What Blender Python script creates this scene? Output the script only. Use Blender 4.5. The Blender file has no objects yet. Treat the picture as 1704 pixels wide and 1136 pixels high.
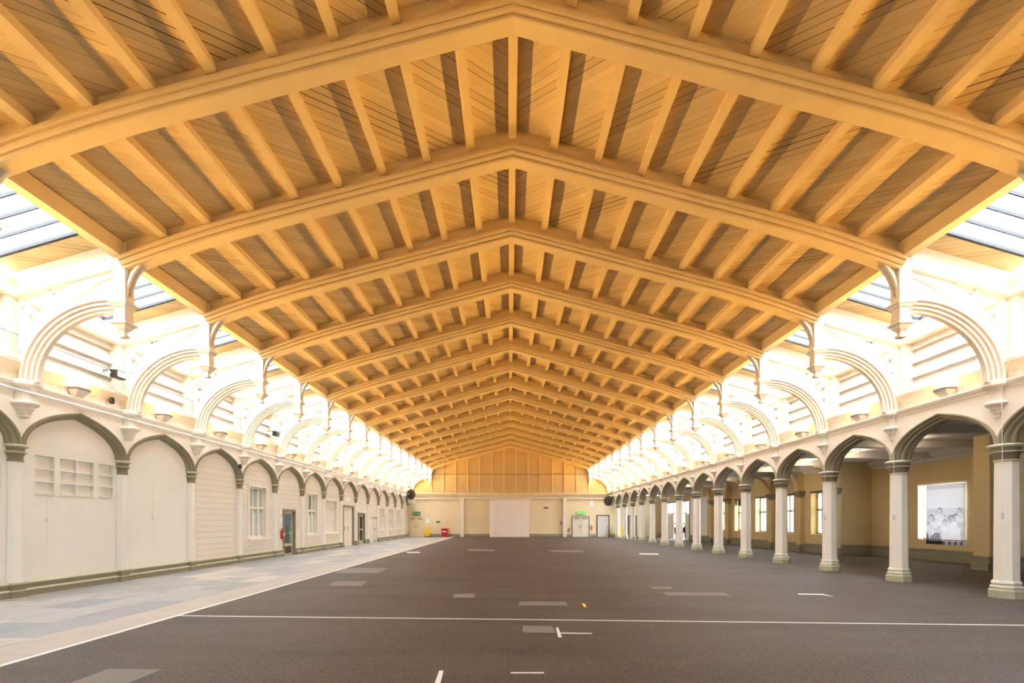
import bpy, bmesh, math, random
from mathutils import Vector, Matrix
random.seed(7)
SC = bpy.context.scene
COL = SC.collection
PI = math.pi

# ------------------------------------------------------------------ camera, sky, exposure
F = 804.0                     # focal length in pixels of the 1704 px wide frame
EYE = 1.58
CAMX = -0.056
cam_d = bpy.data.cameras.new('camera')
cam = bpy.data.objects.new('camera', cam_d)
COL.objects.link(cam)
cam.location = (CAMX, 0, EYE)
cam.rotation_euler = (PI / 2, 0, 0)
cam_d.sensor_width = 36
cam_d.lens = 36 * F / 1704
cam_d.shift_x = 4 / 1704
cam_d.shift_y = 299 / 1704
cam_d.clip_end = 300
SC.camera = cam
SC.view_settings.view_transform = 'Standard'
SC.view_settings.look = 'None'
SC.view_settings.gamma = 1
SC.view_settings.use_curve_mapping = False
SC.view_settings.exposure = 0.0

K = 4.925                     # one factor for every light, so the view exposure can stay at zero
SKY = 4.25 * K
LAMP = 19.6 * K
LAMP_COL = (1.0, 0.56, 0.12)
w = bpy.data.worlds.new('sky'); SC.world = w
w.use_nodes = True
w.node_tree.nodes['Background'].inputs[0].default_value = (0.87, 0.95, 1.07, 1)
w.node_tree.nodes['Background'].inputs[1].default_value = SKY

# ------------------------------------------------------------------ the building's measures
S = 2.764                     # bay
W = 10.2                      # half width to the arcade face
XP = 8.06                     # hanging posts
N0, N1 = -8, 14               # first and last truss
def YN(n): return S * (3.626 + n)
YB = YN(N0) - 0.6             # behind the camera
YE = 49.0                     # end wall
def zb(x): return 9.64 - 0.291 * abs(x)          # underside of ceiling boards
def zu(x):                                       # underside of truss
    x = abs(x); z = 9.0 - 0.262 * x
    if x > 5.2: z -= 0.19 * ((x - 5.2) / 2.86) ** 2
    return z

def portal(name, loc, rot, sx, sy):
    d = bpy.data.lights.new(name, 'AREA'); d.shape = 'RECTANGLE'; d.size = sx; d.size_y = sy
    d.cycles.is_portal = True
    o = bpy.data.objects.new(name, d); COL.objects.link(o); o.location = loc; o.rotation_euler = rot
    return o
Lg = YE - YB
for sgn in (-1, 1):
    portal('skylight_portal', (sgn * 9.2, (YE + YB) / 2, zb(9.2) + 0.25), (0, sgn * math.atan(0.291), 0), 2.3, Lg)
portal('aisle_window_portal', (15.75, 34, 2.0), (0, PI / 2, 0), 2.6, 25)

# ------------------------------------------------------------------ materials
def srgb(r, g, b):
    f = lambda c: ((c / 255 + 0.055) / 1.055) ** 2.4 if c / 255 > 0.04045 else c / 255 / 12.92
    return (f(r), f(g), f(b), 1)
class NT:
    def __init__(s, name):
        s.m = bpy.data.materials.new(name); s.m.use_nodes = True
        s.t = s.m.node_tree; s.b = s.t.nodes['Principled BSDF']; s.out = s.t.nodes['Material Output']
    def n(s, typ, **kw):
        x = s.t.nodes.new(typ)
        for k, v in kw.items():
            if isinstance(k, str) and hasattr(x, k): setattr(x, k, v)
            else: x.inputs[k.replace('_', ' ')].default_value = v
        return x
    def l(s, a, b): s.t.links.new(a, b)
    def math(s, op, a, b=None, c=None):
        x = s.t.nodes.new('ShaderNodeMath'); x.operation = op
        for i, v in enumerate((a, b, c)):
            if v is None: continue
            if isinstance(v, (int, float)): x.inputs[i].default_value = v
            else: s.l(v, x.inputs[i])
        return x.outputs[0]
    def mix(s, fac, a, b):
        x = s.t.nodes.new('ShaderNodeMix'); x.data_type = 'RGBA'
        for i, v in ((0, fac), (6, a), (7, b)):
            if isinstance(v, (int, float, tuple)): x.inputs[i].default_value = v
            else: s.l(v, x.inputs[i])
        return x.outputs[2]
    def coord(s):
        c = s.t.nodes.new('ShaderNodeTexCoord'); sp = s.t.nodes.new('ShaderNodeSeparateXYZ')
        g = s.t.nodes.new('ShaderNodeNewGeometry')
        s.l(g.outputs['Position'], sp.inputs[0])
        return g.outputs['Position'], sp.outputs
def paint(name, col, rough=0.6, var=0.06, bump=0.15, scale=3.0, spec=0.3):
    t = NT(name); pos, _ = t.coord()
    no = t.n('ShaderNodeTexNoise', Scale=scale, Detail=5.0); t.l(pos, no.inputs['Vector'])
    d = tuple(c * (1 - 2.2 * var) for c in col[:3]) + (1,)
    h = tuple(min(1, c * (1 + var)) for c in col[:3]) + (1,)
    t.l(t.mix(no.outputs[0], d, h), t.b.inputs['Base Color'])
    t.b.inputs['Roughness'].default_value = rough
    t.b.inputs['Specular IOR Level'].default_value = spec
    if bump:
        n2 = t.n('ShaderNodeTexNoise', Scale=scale * 9, Detail=3.0); t.l(pos, n2.inputs['Vector'])
        bu = t.n('ShaderNodeBump', Strength=bump, Distance=0.01); t.l(n2.outputs[0], bu.inputs['Height'])
        t.l(bu.outputs[0], t.b.inputs['Normal'])
    return t.m
def plain(name, col, rough=0.5, metal=0.0, emit=0):
    t = NT(name); t.b.inputs['Base Color'].default_value = col
    t.b.inputs['Roughness'].default_value = rough; t.b.inputs['Metallic'].default_value = metal
    if emit:
        t.b.inputs['Emission Color'].default_value = col; t.b.inputs['Emission Strength'].default_value = emit
    return t.m
CREAM = srgb(238, 229, 211)
LAMPLIT_CREAM = srgb(212, 185, 132)  # the cream timber paint again, with warm lamp light mixed into its colour
M = {}
M['cream'] = paint('cream_timber_paint', CREAM, 0.5)
M['lamplit_cream'] = paint('lamplit_cream_timber_paint', LAMPLIT_CREAM, 0.5)
M['column'] = paint('pale_cream_gloss_paint', srgb(251, 244, 229), 0.45, 0.02)
M['wall'] = paint('cream_wall_paint', srgb(232, 227, 214), 0.75, 0.05, 0.1, 0.8)
M['aisle'] = paint('ochre_aisle_paint', srgb(212, 187, 140), 0.7, 0.07, 0.1, 0.7)
M['olive'] = paint('olive_grey_paint', srgb(140, 134, 110), 0.55, 0.08, 0.1)
M['olive_arch'] = paint('pale_olive_arch_paint', srgb(172, 164, 138), 0.55, 0.08, 0.1)
M['olive_light'] = paint('pale_olive_paint', srgb(186, 184, 152), 0.5, 0.08, 0.1)
M['stone_edge'] = paint('pale_moulding_paint', srgb(222, 216, 196), 0.5)
M['white'] = paint('white_paint', srgb(212, 206, 196), 0.5, 0.02)
M['panelwhite'] = paint('pinkish_white_board', srgb(240, 230, 218), 0.6, 0.02)
M['aisle_ceiling'] = paint('grey_white_ceiling_paint', srgb(214, 208, 204), 0.7, 0.04)
M['black'] = plain('black_plastic', srgb(22, 20, 20), 0.4)
M['cloth'] = paint('black_cloth', srgb(16, 15, 18), 1.0, 0.02, 0, 3, 0.0)
M['dark'] = plain('dark_brown_metal', srgb(60, 46, 36), 0.5)
M['grey'] = plain('grey_metal', srgb(140, 140, 138), 0.35, 0.6)
M['bar'] = plain('dark_glazing_bar', srgb(34, 33, 34), 0.6)
M['red'] = plain('red_enamel', srgb(178, 22, 26), 0.35)
M['yellow'] = plain('yellow_plastic', srgb(246, 200, 16), 0.4)
M['green'] = plain('green_sign_face', srgb(30, 130, 60), 0.5)
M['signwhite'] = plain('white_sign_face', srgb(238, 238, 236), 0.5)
M['signlit'] = plain('lit_green_sign_face', srgb(110, 190, 80), 0.5, 0, .5)
M['blue'] = plain('blue_notice', srgb(70, 110, 150), 0.5)
M['purple'] = plain('lilac_notice', srgb(160, 140, 190), 0.5)
M['skin'] = plain('skin', srgb(190, 140, 112), 0.6)
M['tape'] = plain('white_tape', srgb(236, 230, 222), 0.6)
M['concrete'] = paint('outdoor_concrete', srgb(190, 186, 180), 0.8)
M['lampglow'] = plain('lamp_glass', (1, 0.75, 0.35, 1), 0.5, 0, 40)
M['downlight'] = plain('downlight_glass', (1, 0.92, 0.75, 1), 0.5, 0, 30)
M['room'] = paint('dim_room_paint', srgb(205, 205, 195), 0.8)

def glass():
    t = NT('clear_glass')
    tr = t.n('ShaderNodeBsdfTransparent'); gl = t.n('ShaderNodeBsdfGlossy', Roughness=0.05)
    tr.inputs[0].default_value = (0.96, 0.98, 0.98, 1)
    mx = t.n('ShaderNodeMixShader'); mx.inputs[0].default_value = 0.05
    t.l(tr.outputs[0], mx.inputs[1]); t.l(gl.outputs[0], mx.inputs[2])
    t.l(mx.outputs[0], t.out.inputs[0]); return t.m
M['glass'] = glass()

def boards_diag():
    t = NT('diagonal_ceiling_boards'); pos, xyz = t.coord()
    ax = t.math('ABSOLUTE', xyz[0])
    v = t.math('DIVIDE', t.math('ADD', t.math('MULTIPLY', ax, 1.0412), xyz[1]), 0.13 * 1.4142)
    idx = t.math('FLOOR', v); fr = t.math('FRACT', v)
    wn = t.n('ShaderNodeTexWhiteNoise'); wn.noise_dimensions = '1D'
    t.l(t.math('ADD', idx, t.math('MULTIPLY', t.math('SIGN', xyz[0]), 0.37)), wn.inputs['W'])
    r = wn.outputs['Value']
    d = t.math('MINIMUM', fr, t.math('SUBTRACT', 1.0, fr))
    wid = t.math('ADD', 0.012, t.math('MULTIPLY', t.math('POWER', r, 4.0), 0.06))
    gap = t.math('LESS_THAN', d, wid)
    st = t.n('ShaderNodeTexNoise', Scale=1.6, Detail=6.0); t.l(pos, st.inputs['Vector'])
    base = t.mix(st.outputs[0], srgb(200, 170, 116), srgb(228, 202, 148))
    base = t.mix(t.math('MULTIPLY', r, 0.30), base, srgb(148, 126, 88))
    col = t.mix(t.math('MULTIPLY', gap, t.math('ADD', 0.45, t.math('MULTIPLY', r, 0.55))), base, srgb(52, 40, 28))
    t.l(col, t.b.inputs['Base Color']); t.b.inputs['Roughness'].default_value = 0.65
    bu = t.n('ShaderNodeBump', Strength=0.5, Distance=0.01); t.l(t.math('SMOOTH_MIN', d, 0.06, 0.05), bu.inputs['Height'])
    t.l(bu.outputs[0], t.b.inputs['Normal']); return t.m
M['boards'] = boards_diag()

def boards_line(name, col, axis, period, dark, gapw=0.03):
    t = NT(name); pos, xyz = t.coord()
    v = t.math('DIVIDE', xyz[axis], period); fr = t.math('FRACT', v); idx = t.math('FLOOR', v)
    wn = t.n('ShaderNodeTexWhiteNoise'); wn.noise_dimensions = '1D'; t.l(idx, wn.inputs['W'])
    gap = t.math('LESS_THAN', fr, gapw)
    no = t.n('ShaderNodeTexNoise', Scale=1.1, Detail=5.0); t.l(pos, no.inputs['Vector'])
    base = t.mix(no.outputs[0], tuple(c * 0.88 for c in col[:3]) + (1,), col)
    base = t.mix(t.math('MULTIPLY', wn.outputs[0], 0.12), base, tuple(c * 0.7 for c in col[:3]) + (1,))
    t.l(t.mix(t.math('MULTIPLY', gap, dark), base, tuple(c * 0.25 for c in col[:3]) + (1,)), t.b.inputs['Base Color'])
    t.b.inputs['Roughness'].default_value = 0.6
    bu = t.n('ShaderNodeBump', Strength=0.6, Distance=0.012)
    t.l(t.math('MINIMUM', t.math('MULTIPLY', fr, 8.0), 1.0), bu.inputs['Height']); t.l(bu.outputs[0], t.b.inputs['Normal'])
    return t.m
M['hboards'] = boards_line('horizontal_wall_boards', srgb(234, 225, 206), 2, 0.20, 0.22)
M['batten'] = paint('pale_batten_paint', srgb(232, 204, 150), 0.5)
M['gable'] = boards_line('gable_boards', srgb(214, 180, 118), 2, 0.33, 0.5)
M['vboards'] = boards_line('vertical_frieze_boards', srgb(236, 226, 208), 1, 0.42, 0.4, 0.02)

def carpet():
    t = NT('speckled_brown_carpet'); pos, xyz = t.coord()
    vo = t.n('ShaderNodeTexVoronoi', Scale=30.0); t.l(pos, vo.inputs['Vector'])
    n1 = t.n('ShaderNodeTexNoise', Scale=75.0, Detail=3.0); t.l(pos, n1.inputs['Vector'])
    n2 = t.n('ShaderNodeTexNoise', Scale=0.35, Detail=6.0, Roughness=0.6); t.l(pos, n2.inputs['Vector'])
    mp = t.n('ShaderNodeMapping'); mp.inputs['Scale'].default_value = (0.25, 1.6, 1); t.l(pos, mp.inputs['Vector'])
    n3 = t.n('ShaderNodeTexNoise', Scale=1.0, Detail=5.0); t.l(mp.outputs[0], n3.inputs['Vector'])
    base = t.mix(n1.outputs[0], srgb(55, 47, 40), srgb(101, 88, 77))
    sp = t.math('LESS_THAN', vo.outputs['Distance'], 0.34)
    wn = t.n('ShaderNodeTexWhiteNoise'); t.l(vo.outputs['Position'], wn.inputs['Vector'])
    sel = t.math('MULTIPLY', sp, t.math('GREATER_THAN', wn.outputs['Value'], 0.3))
    c = t.mix(t.math('MULTIPLY', sel, 0.9), base, srgb(18, 13, 11))
    r2 = t.n('ShaderNodeMapRange'); r2.inputs[1].default_value = 0.35; r2.inputs[2].default_value = 0.7
    r2.inputs[3].default_value = 0.0; r2.inputs[4].default_value = 0.45; t.l(n2.outputs[0], r2.inputs[0])
    c = t.mix(r2.outputs[0], c, srgb(104, 96, 91))
    r3 = t.n('ShaderNodeMapRange'); r3.inputs[1].default_value = 0.45; r3.inputs[2].default_value = 0.75
    r3.inputs[3].default_value = 0.0; r3.inputs[4].default_value = 0.4; t.l(n3.outputs[0], r3.inputs[0])
    c = t.mix(r3.outputs[0], c, srgb(44, 37, 33))
    t.l(c, t.b.inputs['Base Color']); t.b.inputs['Roughness'].default_value = 0.62
    t.b.inputs['Specular IOR Level'].default_value = 0.35
    bu = t.n('ShaderNodeBump', Strength=0.5, Distance=0.01); t.l(n1.outputs[0], bu.inputs['Height'])
    t.l(bu.outputs[0], t.b.inputs['Normal']); return t.m
M['carpet'] = carpet()
M['patch'] = paint('pale_grey_carpet_tile', srgb(136, 129, 122), 0.8, 0.12, 0.5, 40)

def slabs():
    t = NT('worn_stone_slabs'); pos, xyz = t.coord()
    mp = t.n('ShaderNodeMapping'); mp.inputs['Rotation'].default_value = (0, 0, PI / 2); t.l(pos, mp.inputs['Vector'])
    br = t.n('ShaderNodeTexBrick', Scale=1.0)
    br.inputs['Color1'].default_value = (0, 0, 0, 1); br.inputs['Color2'].default_value = (1, 1, 1, 1)
    br.inputs['Mortar'].default_value = (0.5, 0.5, 0.5, 1)
    br.inputs['Mortar Size'].default_value = 0.008; br.inputs['Brick Width'].default_value = 1.5; br.inputs['Row Height'].default_value = 0.72
    br.offset = 0.37; br.squash = 0.7; br.squash_frequency = 3
    t.l(mp.outputs[0], br.inputs['Vector'])
    no = t.n('ShaderNodeTexNoise', Scale=2.2, Detail=7.0, Roughness=0.65); t.l(pos, no.inputs['Vector'])
    v = t.math('ADD', t.math('MULTIPLY', br.outputs['Color'], 0.55), t.math('MULTIPLY', no.outputs[0], 0.5))
    cr = t.n('ShaderNodeValToRGB'); t.l(v, cr.inputs[0])
    e = cr.color_ramp.elements; e[0].position = 0.12; e[0].color = srgb(118, 121, 125); e[1].position = 0.92; e[1].color = srgb(196, 176, 152)
    for p, c in ((0.35, srgb(142, 143, 145)), (0.5, srgb(162, 158, 151)), (0.62, srgb(134, 134, 130)), (0.76, srgb(182, 172, 156))):
        x = e.new(p); x.color = c
    t.l(t.mix(t.math('MULTIPLY', br.outputs['Fac'], 0.7), cr.outputs[0], srgb(84, 78, 70)), t.b.inputs['Base Color'])
    rr = t.n('ShaderNodeMapRange'); rr.inputs[3].default_value = 0.28; rr.inputs[4].default_value = 0.6; t.l(no.outputs[0], rr.inputs[0])
    t.l(rr.outputs[0], t.b.inputs['Roughness'])
    return t.m
M['slabs'] = slabs()
def kerb():
    t = NT('tan_kerb_stone'); pos, xyz = t.coord()
    no = t.n('ShaderNodeTexNoise', Scale=2.0, Detail=6.0); t.l(pos, no.inputs['Vector'])
    fr = t.math('FRACT', t.math('DIVIDE', xyz[1], 1.9)); wn = t.n('ShaderNodeTexWhiteNoise'); wn.noise_dimensions = '1D'
    t.l(t.math('FLOOR', t.math('DIVIDE', xyz[1], 1.9)), wn.inputs['W'])
    c = t.mix(no.outputs[0], srgb(156, 145, 131), srgb(190, 178, 162))
    c = t.mix(t.math('MULTIPLY', wn.outputs[0], 0.3), c, srgb(160, 150, 138))
    c = t.mix(t.math('MULTIPLY', t.math('LESS_THAN', fr, 0.008), 0.6), c, srgb(90, 80, 70))
    t.l(c, t.b.inputs['Base Color']); t.b.inputs['Roughness'].default_value = 0.45; return t.m
M['kerb'] = kerb()

# ------------------------------------------------------------------ mesh builder
class MB:
    def __init__(s): s.v = []; s.f = []
    def add(s, vs, fs):
        k = len(s.v); s.v += [tuple(p) for p in vs]; s.f += [tuple(i + k for i in f) for f in fs]; return s
    def box(s, x0, x1, y0, y1, z0, z1):
        return s.add([(x0, y0, z0), (x1, y0, z0), (x1, y1, z0), (x0, y1, z0), (x0, y0, z1), (x1, y0, z1), (x1, y1, z1), (x0, y1, z1)],
                     [(0, 3, 2, 1), (4, 5, 6, 7), (0, 1, 5, 4), (1, 2, 6, 5), (2, 3, 7, 6), (3, 0, 4, 7)])
    def loft(s, rings, closed=True, caps=True):
        n = len(rings[0]); vs = [p for r in rings for p in r]; fs = []
        for i in range(len(rings) - 1):
            for j in range(n if closed else n - 1):
                a = i * n + j; b = i * n + (j + 1) % n
                fs.append((a, b, b + n, a + n))
        if caps and closed:
            fs.append(tuple(range(n))[::-1]); fs.append(tuple(range((len(rings) - 1) * n, len(rings) * n)))
        return s.add(vs, fs)
    def prism(s, poly, axis, a, b):
        def P(p, c):
            u, v = p
            return (c, u, v) if axis == 'x' else (u, c, v) if axis == 'y' else (u, v, c)
        return s.loft([[P(p, a) for p in poly], [P(p, b) for p in poly]])
    def sweep(s, path, prof):                       # path in XZ, prof = (y, d) with d along the normal
        rings = []
        for i, (x, z) in enumerate(path):
            a = path[max(0, i - 1)]; b = path[min(len(path) - 1, i + 1)]
            if 0 < i < len(path) - 1:
                t1 = Vector((x - a[0], z - a[1])).normalized(); t2 = Vector((b[0] - x, b[1] - z)).normalized()
                t = (t1 + t2).normalized(); k = 1 / max(0.5, t.dot(t1))
            else: t = Vector((b[0] - a[0], b[1] - a[1])).normalized(); k = 1
            n = Vector((-t.y, t.x)) * k
            rings.append([(x + n.x * d, y, z + n.y * d) for y, d in prof])
        return s.loft(rings)
    def lathe(s, prof, seg=8, c=(0, 0), a0=None, arc=2 * PI, caps=True):
        full = abs(arc - 2 * PI) < 1e-6
        a0 = (PI / seg if a0 is None else a0)
        m = seg if full else seg + 1
        rings = [[(c[0] + r * math.cos(a0 + arc * j / seg), c[1] + r * math.sin(a0 + arc * j / seg), z) for j in range(m)] for r, z in prof]
        return s.loft(rings, True, caps)
    def tube(s, pts, r, seg=6):
        rings = []
        for i, p in enumerate(pts):
            p = Vector(p); a = Vector(pts[max(0, i - 1)]); b = Vector(pts[min(len(pts) - 1, i + 1)])
            t = (b - a).normalized(); u = t.orthogonal().normalized() if i == 0 else (u0 - t * u0.dot(t)).normalized(); u0 = u
            v = t.cross(u); rr = r[i] if isinstance(r, (list, tuple)) else r
            rings.append([tuple(p + (u * math.cos(2 * PI * k / seg) + v * math.sin(2 * PI * k / seg)) * rr) for k in range(seg)])
        return s.loft(rings)
    def ball(s, c, r, sz=1.0, seg=10):
        return s.lathe([(r * math.sin(PI * i / 8) + 1e-4, c[2] - r * sz * math.cos(PI * i / 8)) for i in range(9)], seg, (c[0], c[1]))
    def mirrored(s):
        m = MB(); m.v = [(-x, y, z) for x, y, z in s.v]; m.f = [f[::-1] for f in s.f]; return m
    def build(s, name, mat, parent=None, smooth=False, bevel=0):
        me = bpy.data.meshes.new(name); me.from_pydata(s.v, [], s.f)
        bm = bmesh.new(); bm.from_mesh(me); bmesh.ops.recalc_face_normals(bm, faces=bm.faces)
        bm.to_mesh(me); bm.free()
        me.materials.append(M[mat] if isinstance(mat, str) else mat)
        if smooth:
            for p in me.polygons: p.use_smooth = True
            me.set_sharp_from_angle(angle=math.radians(38))
        o = bpy.data.objects.new(name, me); COL.objects.link(o)
        if parent: o.parent = parent
        if bevel:
            b = o.modifiers.new('bevel', 'BEVEL'); b.width = bevel; b.segments = 2; b.limit_method = 'ANGLE'
        return o
def tag(o, label, cat=None, group=None, kind=None):
    o['label'] = label
    if cat: o['category'] = cat
    if group: o['group'] = group
    if kind: o['kind'] = kind
    return o
def struct(o, label=None):
    o['kind'] = 'structure'
    if label: o['label'] = label
    return o
def thing(name, label, cat, loc=(0, 0, 0), rz=0, group=None):
    o = bpy.data.objects.new(name, None); COL.objects.link(o); o.location = loc; o.rotation_euler = (0, 0, rz)
    o.empty_display_size = 0.2
    return tag(o, label, cat, group, 'thing')
KIDS = {}
def copy_tree(o, parent=None):
    c = o.copy(); COL.objects.link(c)
    if parent: c.parent = parent
    for ch in [x for x in bpy.data.objects if x.parent == o]:
        copy_tree(ch, c)
    return c
OVER = 'nearest one, beside the camera'
ORD = ['first', 'second', 'third', 'fourth', 'fifth', 'sixth', 'seventh', 'eighth', 'ninth', 'tenth', 'eleventh', 'twelfth', 'thirteenth',
       'fourteenth', 'fifteenth', 'sixteenth', 'seventeenth', 'eighteenth', 'nineteenth']
def from_cam(k):                                    # k-th bay or truss counted from the camera
    return 'nearest' if k == 0 else ORD[k] + ' nearest'
def from_end(k): return 'furthest' if k == 0 else ORD[k] + ' furthest'

def along(v, kmax=15):                              # index phrase from the near end
    return ORD[v]

# ------------------------------------------------------------------ floor
f = MB().box(-5.62, 18.2, YB, YE + 0.2, -0.3, 0.0).build('floor', 'carpet'); struct(f, 'dark brown speckled carpet over the hall and aisle')
f = MB().box(-6.42, -5.62, YB, YE + 0.2, -0.3, 0.002).build('floor_kerb', 'kerb'); struct(f, 'tan stone strip beside the carpet')
f = MB().box(-10.7, -6.42, YB, YE + 0.2, -0.3, 0.0).build('floor_path', 'slabs'); struct(f, 'grey and tan stone slab walkway along the left wall')
def fp(px, py):                                     # the floor point seen at a pixel of the photograph
    Y = F * EYE / (py - 867.0); return ((px - 848) * Y / F + CAMX, Y)
def flat(name, quad, mat, label, cat, group=None, z=0.004, world=False):
    pts = quad if world else [fp(*q) for q in quad]
    o = MB().prism(pts, 'z', 0.0005, z).build(name, mat)
    return tag(o, label, cat, group, 'thing')
flat('floor_tape', [(-5.64, YB + 0.1), (-5.58, YB + 0.1), (-5.58, YE - 0.4), (-5.64, YE - 0.4)], 'tape', 'long white tape line along the edge of the carpet', 'tape', world=True, z=0.006)
a = fp(298, 1024.2); b = fp(1704, 1040)
b = (b[0] + 0.5, b[1] - 0.03)
flat('floor_tape', [(a[0], a[1] - .02), (b[0], b[1] - .02), (b[0], b[1] + .02), (a[0], a[1] + .02)], 'tape', 'white tape line running across the whole width of the carpet', 'tape', world=True)
for q, lab in (
    ([(180, 1113), (270, 1114), (206, 1140), (108, 1140)], 'pale carpet patch at the bottom left beside the stone walkway'),
    ([(570, 945), (644, 945), (631, 953), (556, 953)], 'wide pale carpet patch, further of the two near the left carpet edge'),
    ([(556, 967), (612, 967), (600, 974.5), (547, 974.5)], 'pale carpet patch, nearer of the two near the left carpet edge'),
    ([(757, 988), (790, 988), (789, 994), (753, 994)], 'small pale carpet patch left of the hall centre'),
    ([(864, 1001), (941, 1001), (945, 1007.5), (864, 1007)], 'pale oblong carpet patch just beyond the white cross line'),
    ([(870, 1041), (919, 1042), (925, 1053), (870, 1052)], 'pale taped patch just on the near side of the white cross line'),
    ([(1082, 976), (1115, 976), (1120, 980), (1088, 980)], 'small pale patch behind the long patch on the right half of the carpet'),
    ([(1101, 985), (1205, 986), (1216, 991), (1111, 990.5)], 'long narrow pale patch on the right half of the carpet'),
    ([(780, 913), (824, 914), (822, 917), (778, 916)], 'thin pale patch far away left of the hall centre'),
    ([(911, 914.5), (968, 915.5), (972, 918), (920, 918)], 'thin pale patch far away right of the hall centre'),
):
    flat('carpet_patch', q, 'patch', lab, 'carpet patch', 'pale patches on the dark carpet')
for q, lab in (
    ([(925, 1044), (929, 1044), (935, 1060), (929, 1060)], 'short angled tape strip hanging off the taped patch'),
    ([(929, 1052.6), (985, 1053.2), (985, 1054.4), (929, 1053.8)], 'thin tape strip running right from the taped patch'),
    ([(731, 1116), (738, 1116), (732, 1140), (722, 1140)], 'short white tape strip pointing away from the camera at the bottom centre'),
    ([(850, 1118.6), (905, 1118.6), (905, 1120.2), (850, 1120.2)], 'thin white tape strip near the bottom centre'),
    ([(1328, 987.6), (1368, 988), (1388, 992.4), (1366, 989.4), (1328, 988.8)], 'bent thin white tape strip in front of the second nearest arcade columns'),
    ([(1064, 920.5), (1096, 921), (1096, 922.6), (1064, 922)], 'short white tape strip far away in front of the arcade'),
    ([(677, 918), (699, 918), (699, 919.6), (677, 919.6)], 'small white tape strip far away near the walkway'),
):
    flat('tape_strip', q, 'tape', lab, 'tape', 'loose tape strips on the carpet')
flat('tape_strip', [(968, 1004), (973, 1004), (976, 1010), (972, 1010)], 'yellow', 'tiny yellow tape scrap right of the oblong patch', 'tape', 'loose tape strips on the carpet')

# ------------------------------------------------------------------ arcade arches
A_O, A_I = S / 2, S / 2 - 0.20
def arch_z(t, rise): 
    t = min(1, abs(t)); return (1 - 0.36 * t) * math.sqrt(max(0, 1 - t ** 3.4)) * rise
def arch_curve(k, n=14, z0=3.18):                   # k 0 = outer edge, 1 = inner edge; points in (y, z)
    a = A_O + (A_I - A_O) * k; r = 0.95 + (0.80 - 0.95) * k
    out = []
    for i in range(-n, n + 1):
        u = i / n; t = math.copysign(1 - (1 - abs(u)) ** 1.7, u) if u else 0
        out.append((a * t, z0 + arch_z(t, r)))
    return out
def arch_wall(mb, sgn, x0, x1, y, top):             # wall above one arch
    c = arch_curve(0)
    for i in range(len(c) - 1):
        (ya, za), (yb, zb_) = c[i], c[i + 1]
        for (p, q) in ((x0, x1),):
            mb.prism([(y + ya, za), (y + yb, zb_), (y + yb, top), (y + ya, top)], 'x', p, q)
def arch_ring(sgn, prof):
    mb = MB(); rings = []
    curves = [arch_curve(k) for d, k in prof]
    for i in range(len(curves[0])):
        rings.append([(sgn * prof[j][0], curves[j][i][0], curves[j][i][1]) for j in range(len(prof))])
    return mb.loft(rings)
CT = 4.30                                            # underside of the cornice

# right: open arches in a wall 0.5 thick; left: blind arches
TW = 0.44
WF = W - 0.12                   # face of the right arcade
mr = MB(); ml = MB()
bays = list(range(N0, N1))
for n in bays:
    y = YN(n) + S / 2
    arch_wall(mr, 1, WF, WF + TW, y, CT); arch_wall(ml, -1, -W, -W - 0.14, y, CT)
for n in (N1,):
    mr.box(WF, WF + TW, YN(n) + 0.0, YE, 3.18, CT); ml.box(-W - 0.14, -W, YN(n), YE, 3.18, CT)
struct(mr.build('wall_right_arcade', 'column'), 'cream spandrel wall above the open arches on the right')
struct(ml.build('wall_left_spandrel', 'column'), 'cream spandrel wall above the blind arches on the left')

ro = arch_ring(1, [(WF - 0.05, 0), (WF - 0.05, .20), (WF - .03, .26), (WF + .03, .28), (WF + .05, .42), (WF + .02, .46), (WF + .02, .56), (WF + .05, .62), (WF + .12, .62), (WF + .14, .80), (WF + .11, .84), (WF + .12, .95), (WF + .16, 1.0), (WF + .20, .9), (WF + .24, .9), (WF + .27, 1.0), (WF + .32, 1.0),
                   (WF + .35, .7), (WF + .41, .6), (WF + .41, .3), (WF + TW + .03, .2), (WF + TW + .03, 0)])
ro2 = arch_ring(-1, [(W - 0.045, 0), (W - 0.045, .25), (W + .0, .35), (W + .02, .7), (W + .08, .8), (W + .10, 1.0), (W + .139, 1.0), (W + .139, 0)])
r_arch = ro.build('arcade_arch', 'olive_arch', None, True); l_arch = ro2.build('blind_arch', 'olive', None, True)
for i, n in enumerate(range(-1, N1)):
    for src, side, nm in ((r_arch, 'open arch of the right arcade', 'open moulded arches of the right arcade'),
                          (l_arch, 'blind arch on the left wall', 'blind moulded arches on the left wall')):
        o = src if i == 0 else src.copy()
        if i: COL.objects.link(o)
        o.location = (0, YN(n) + S / 2, 0)
        tag(o, 'olive grey pointed %s, %s from the camera' % (side, ORD[i]), 'arch', nm, 'thing')

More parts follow.
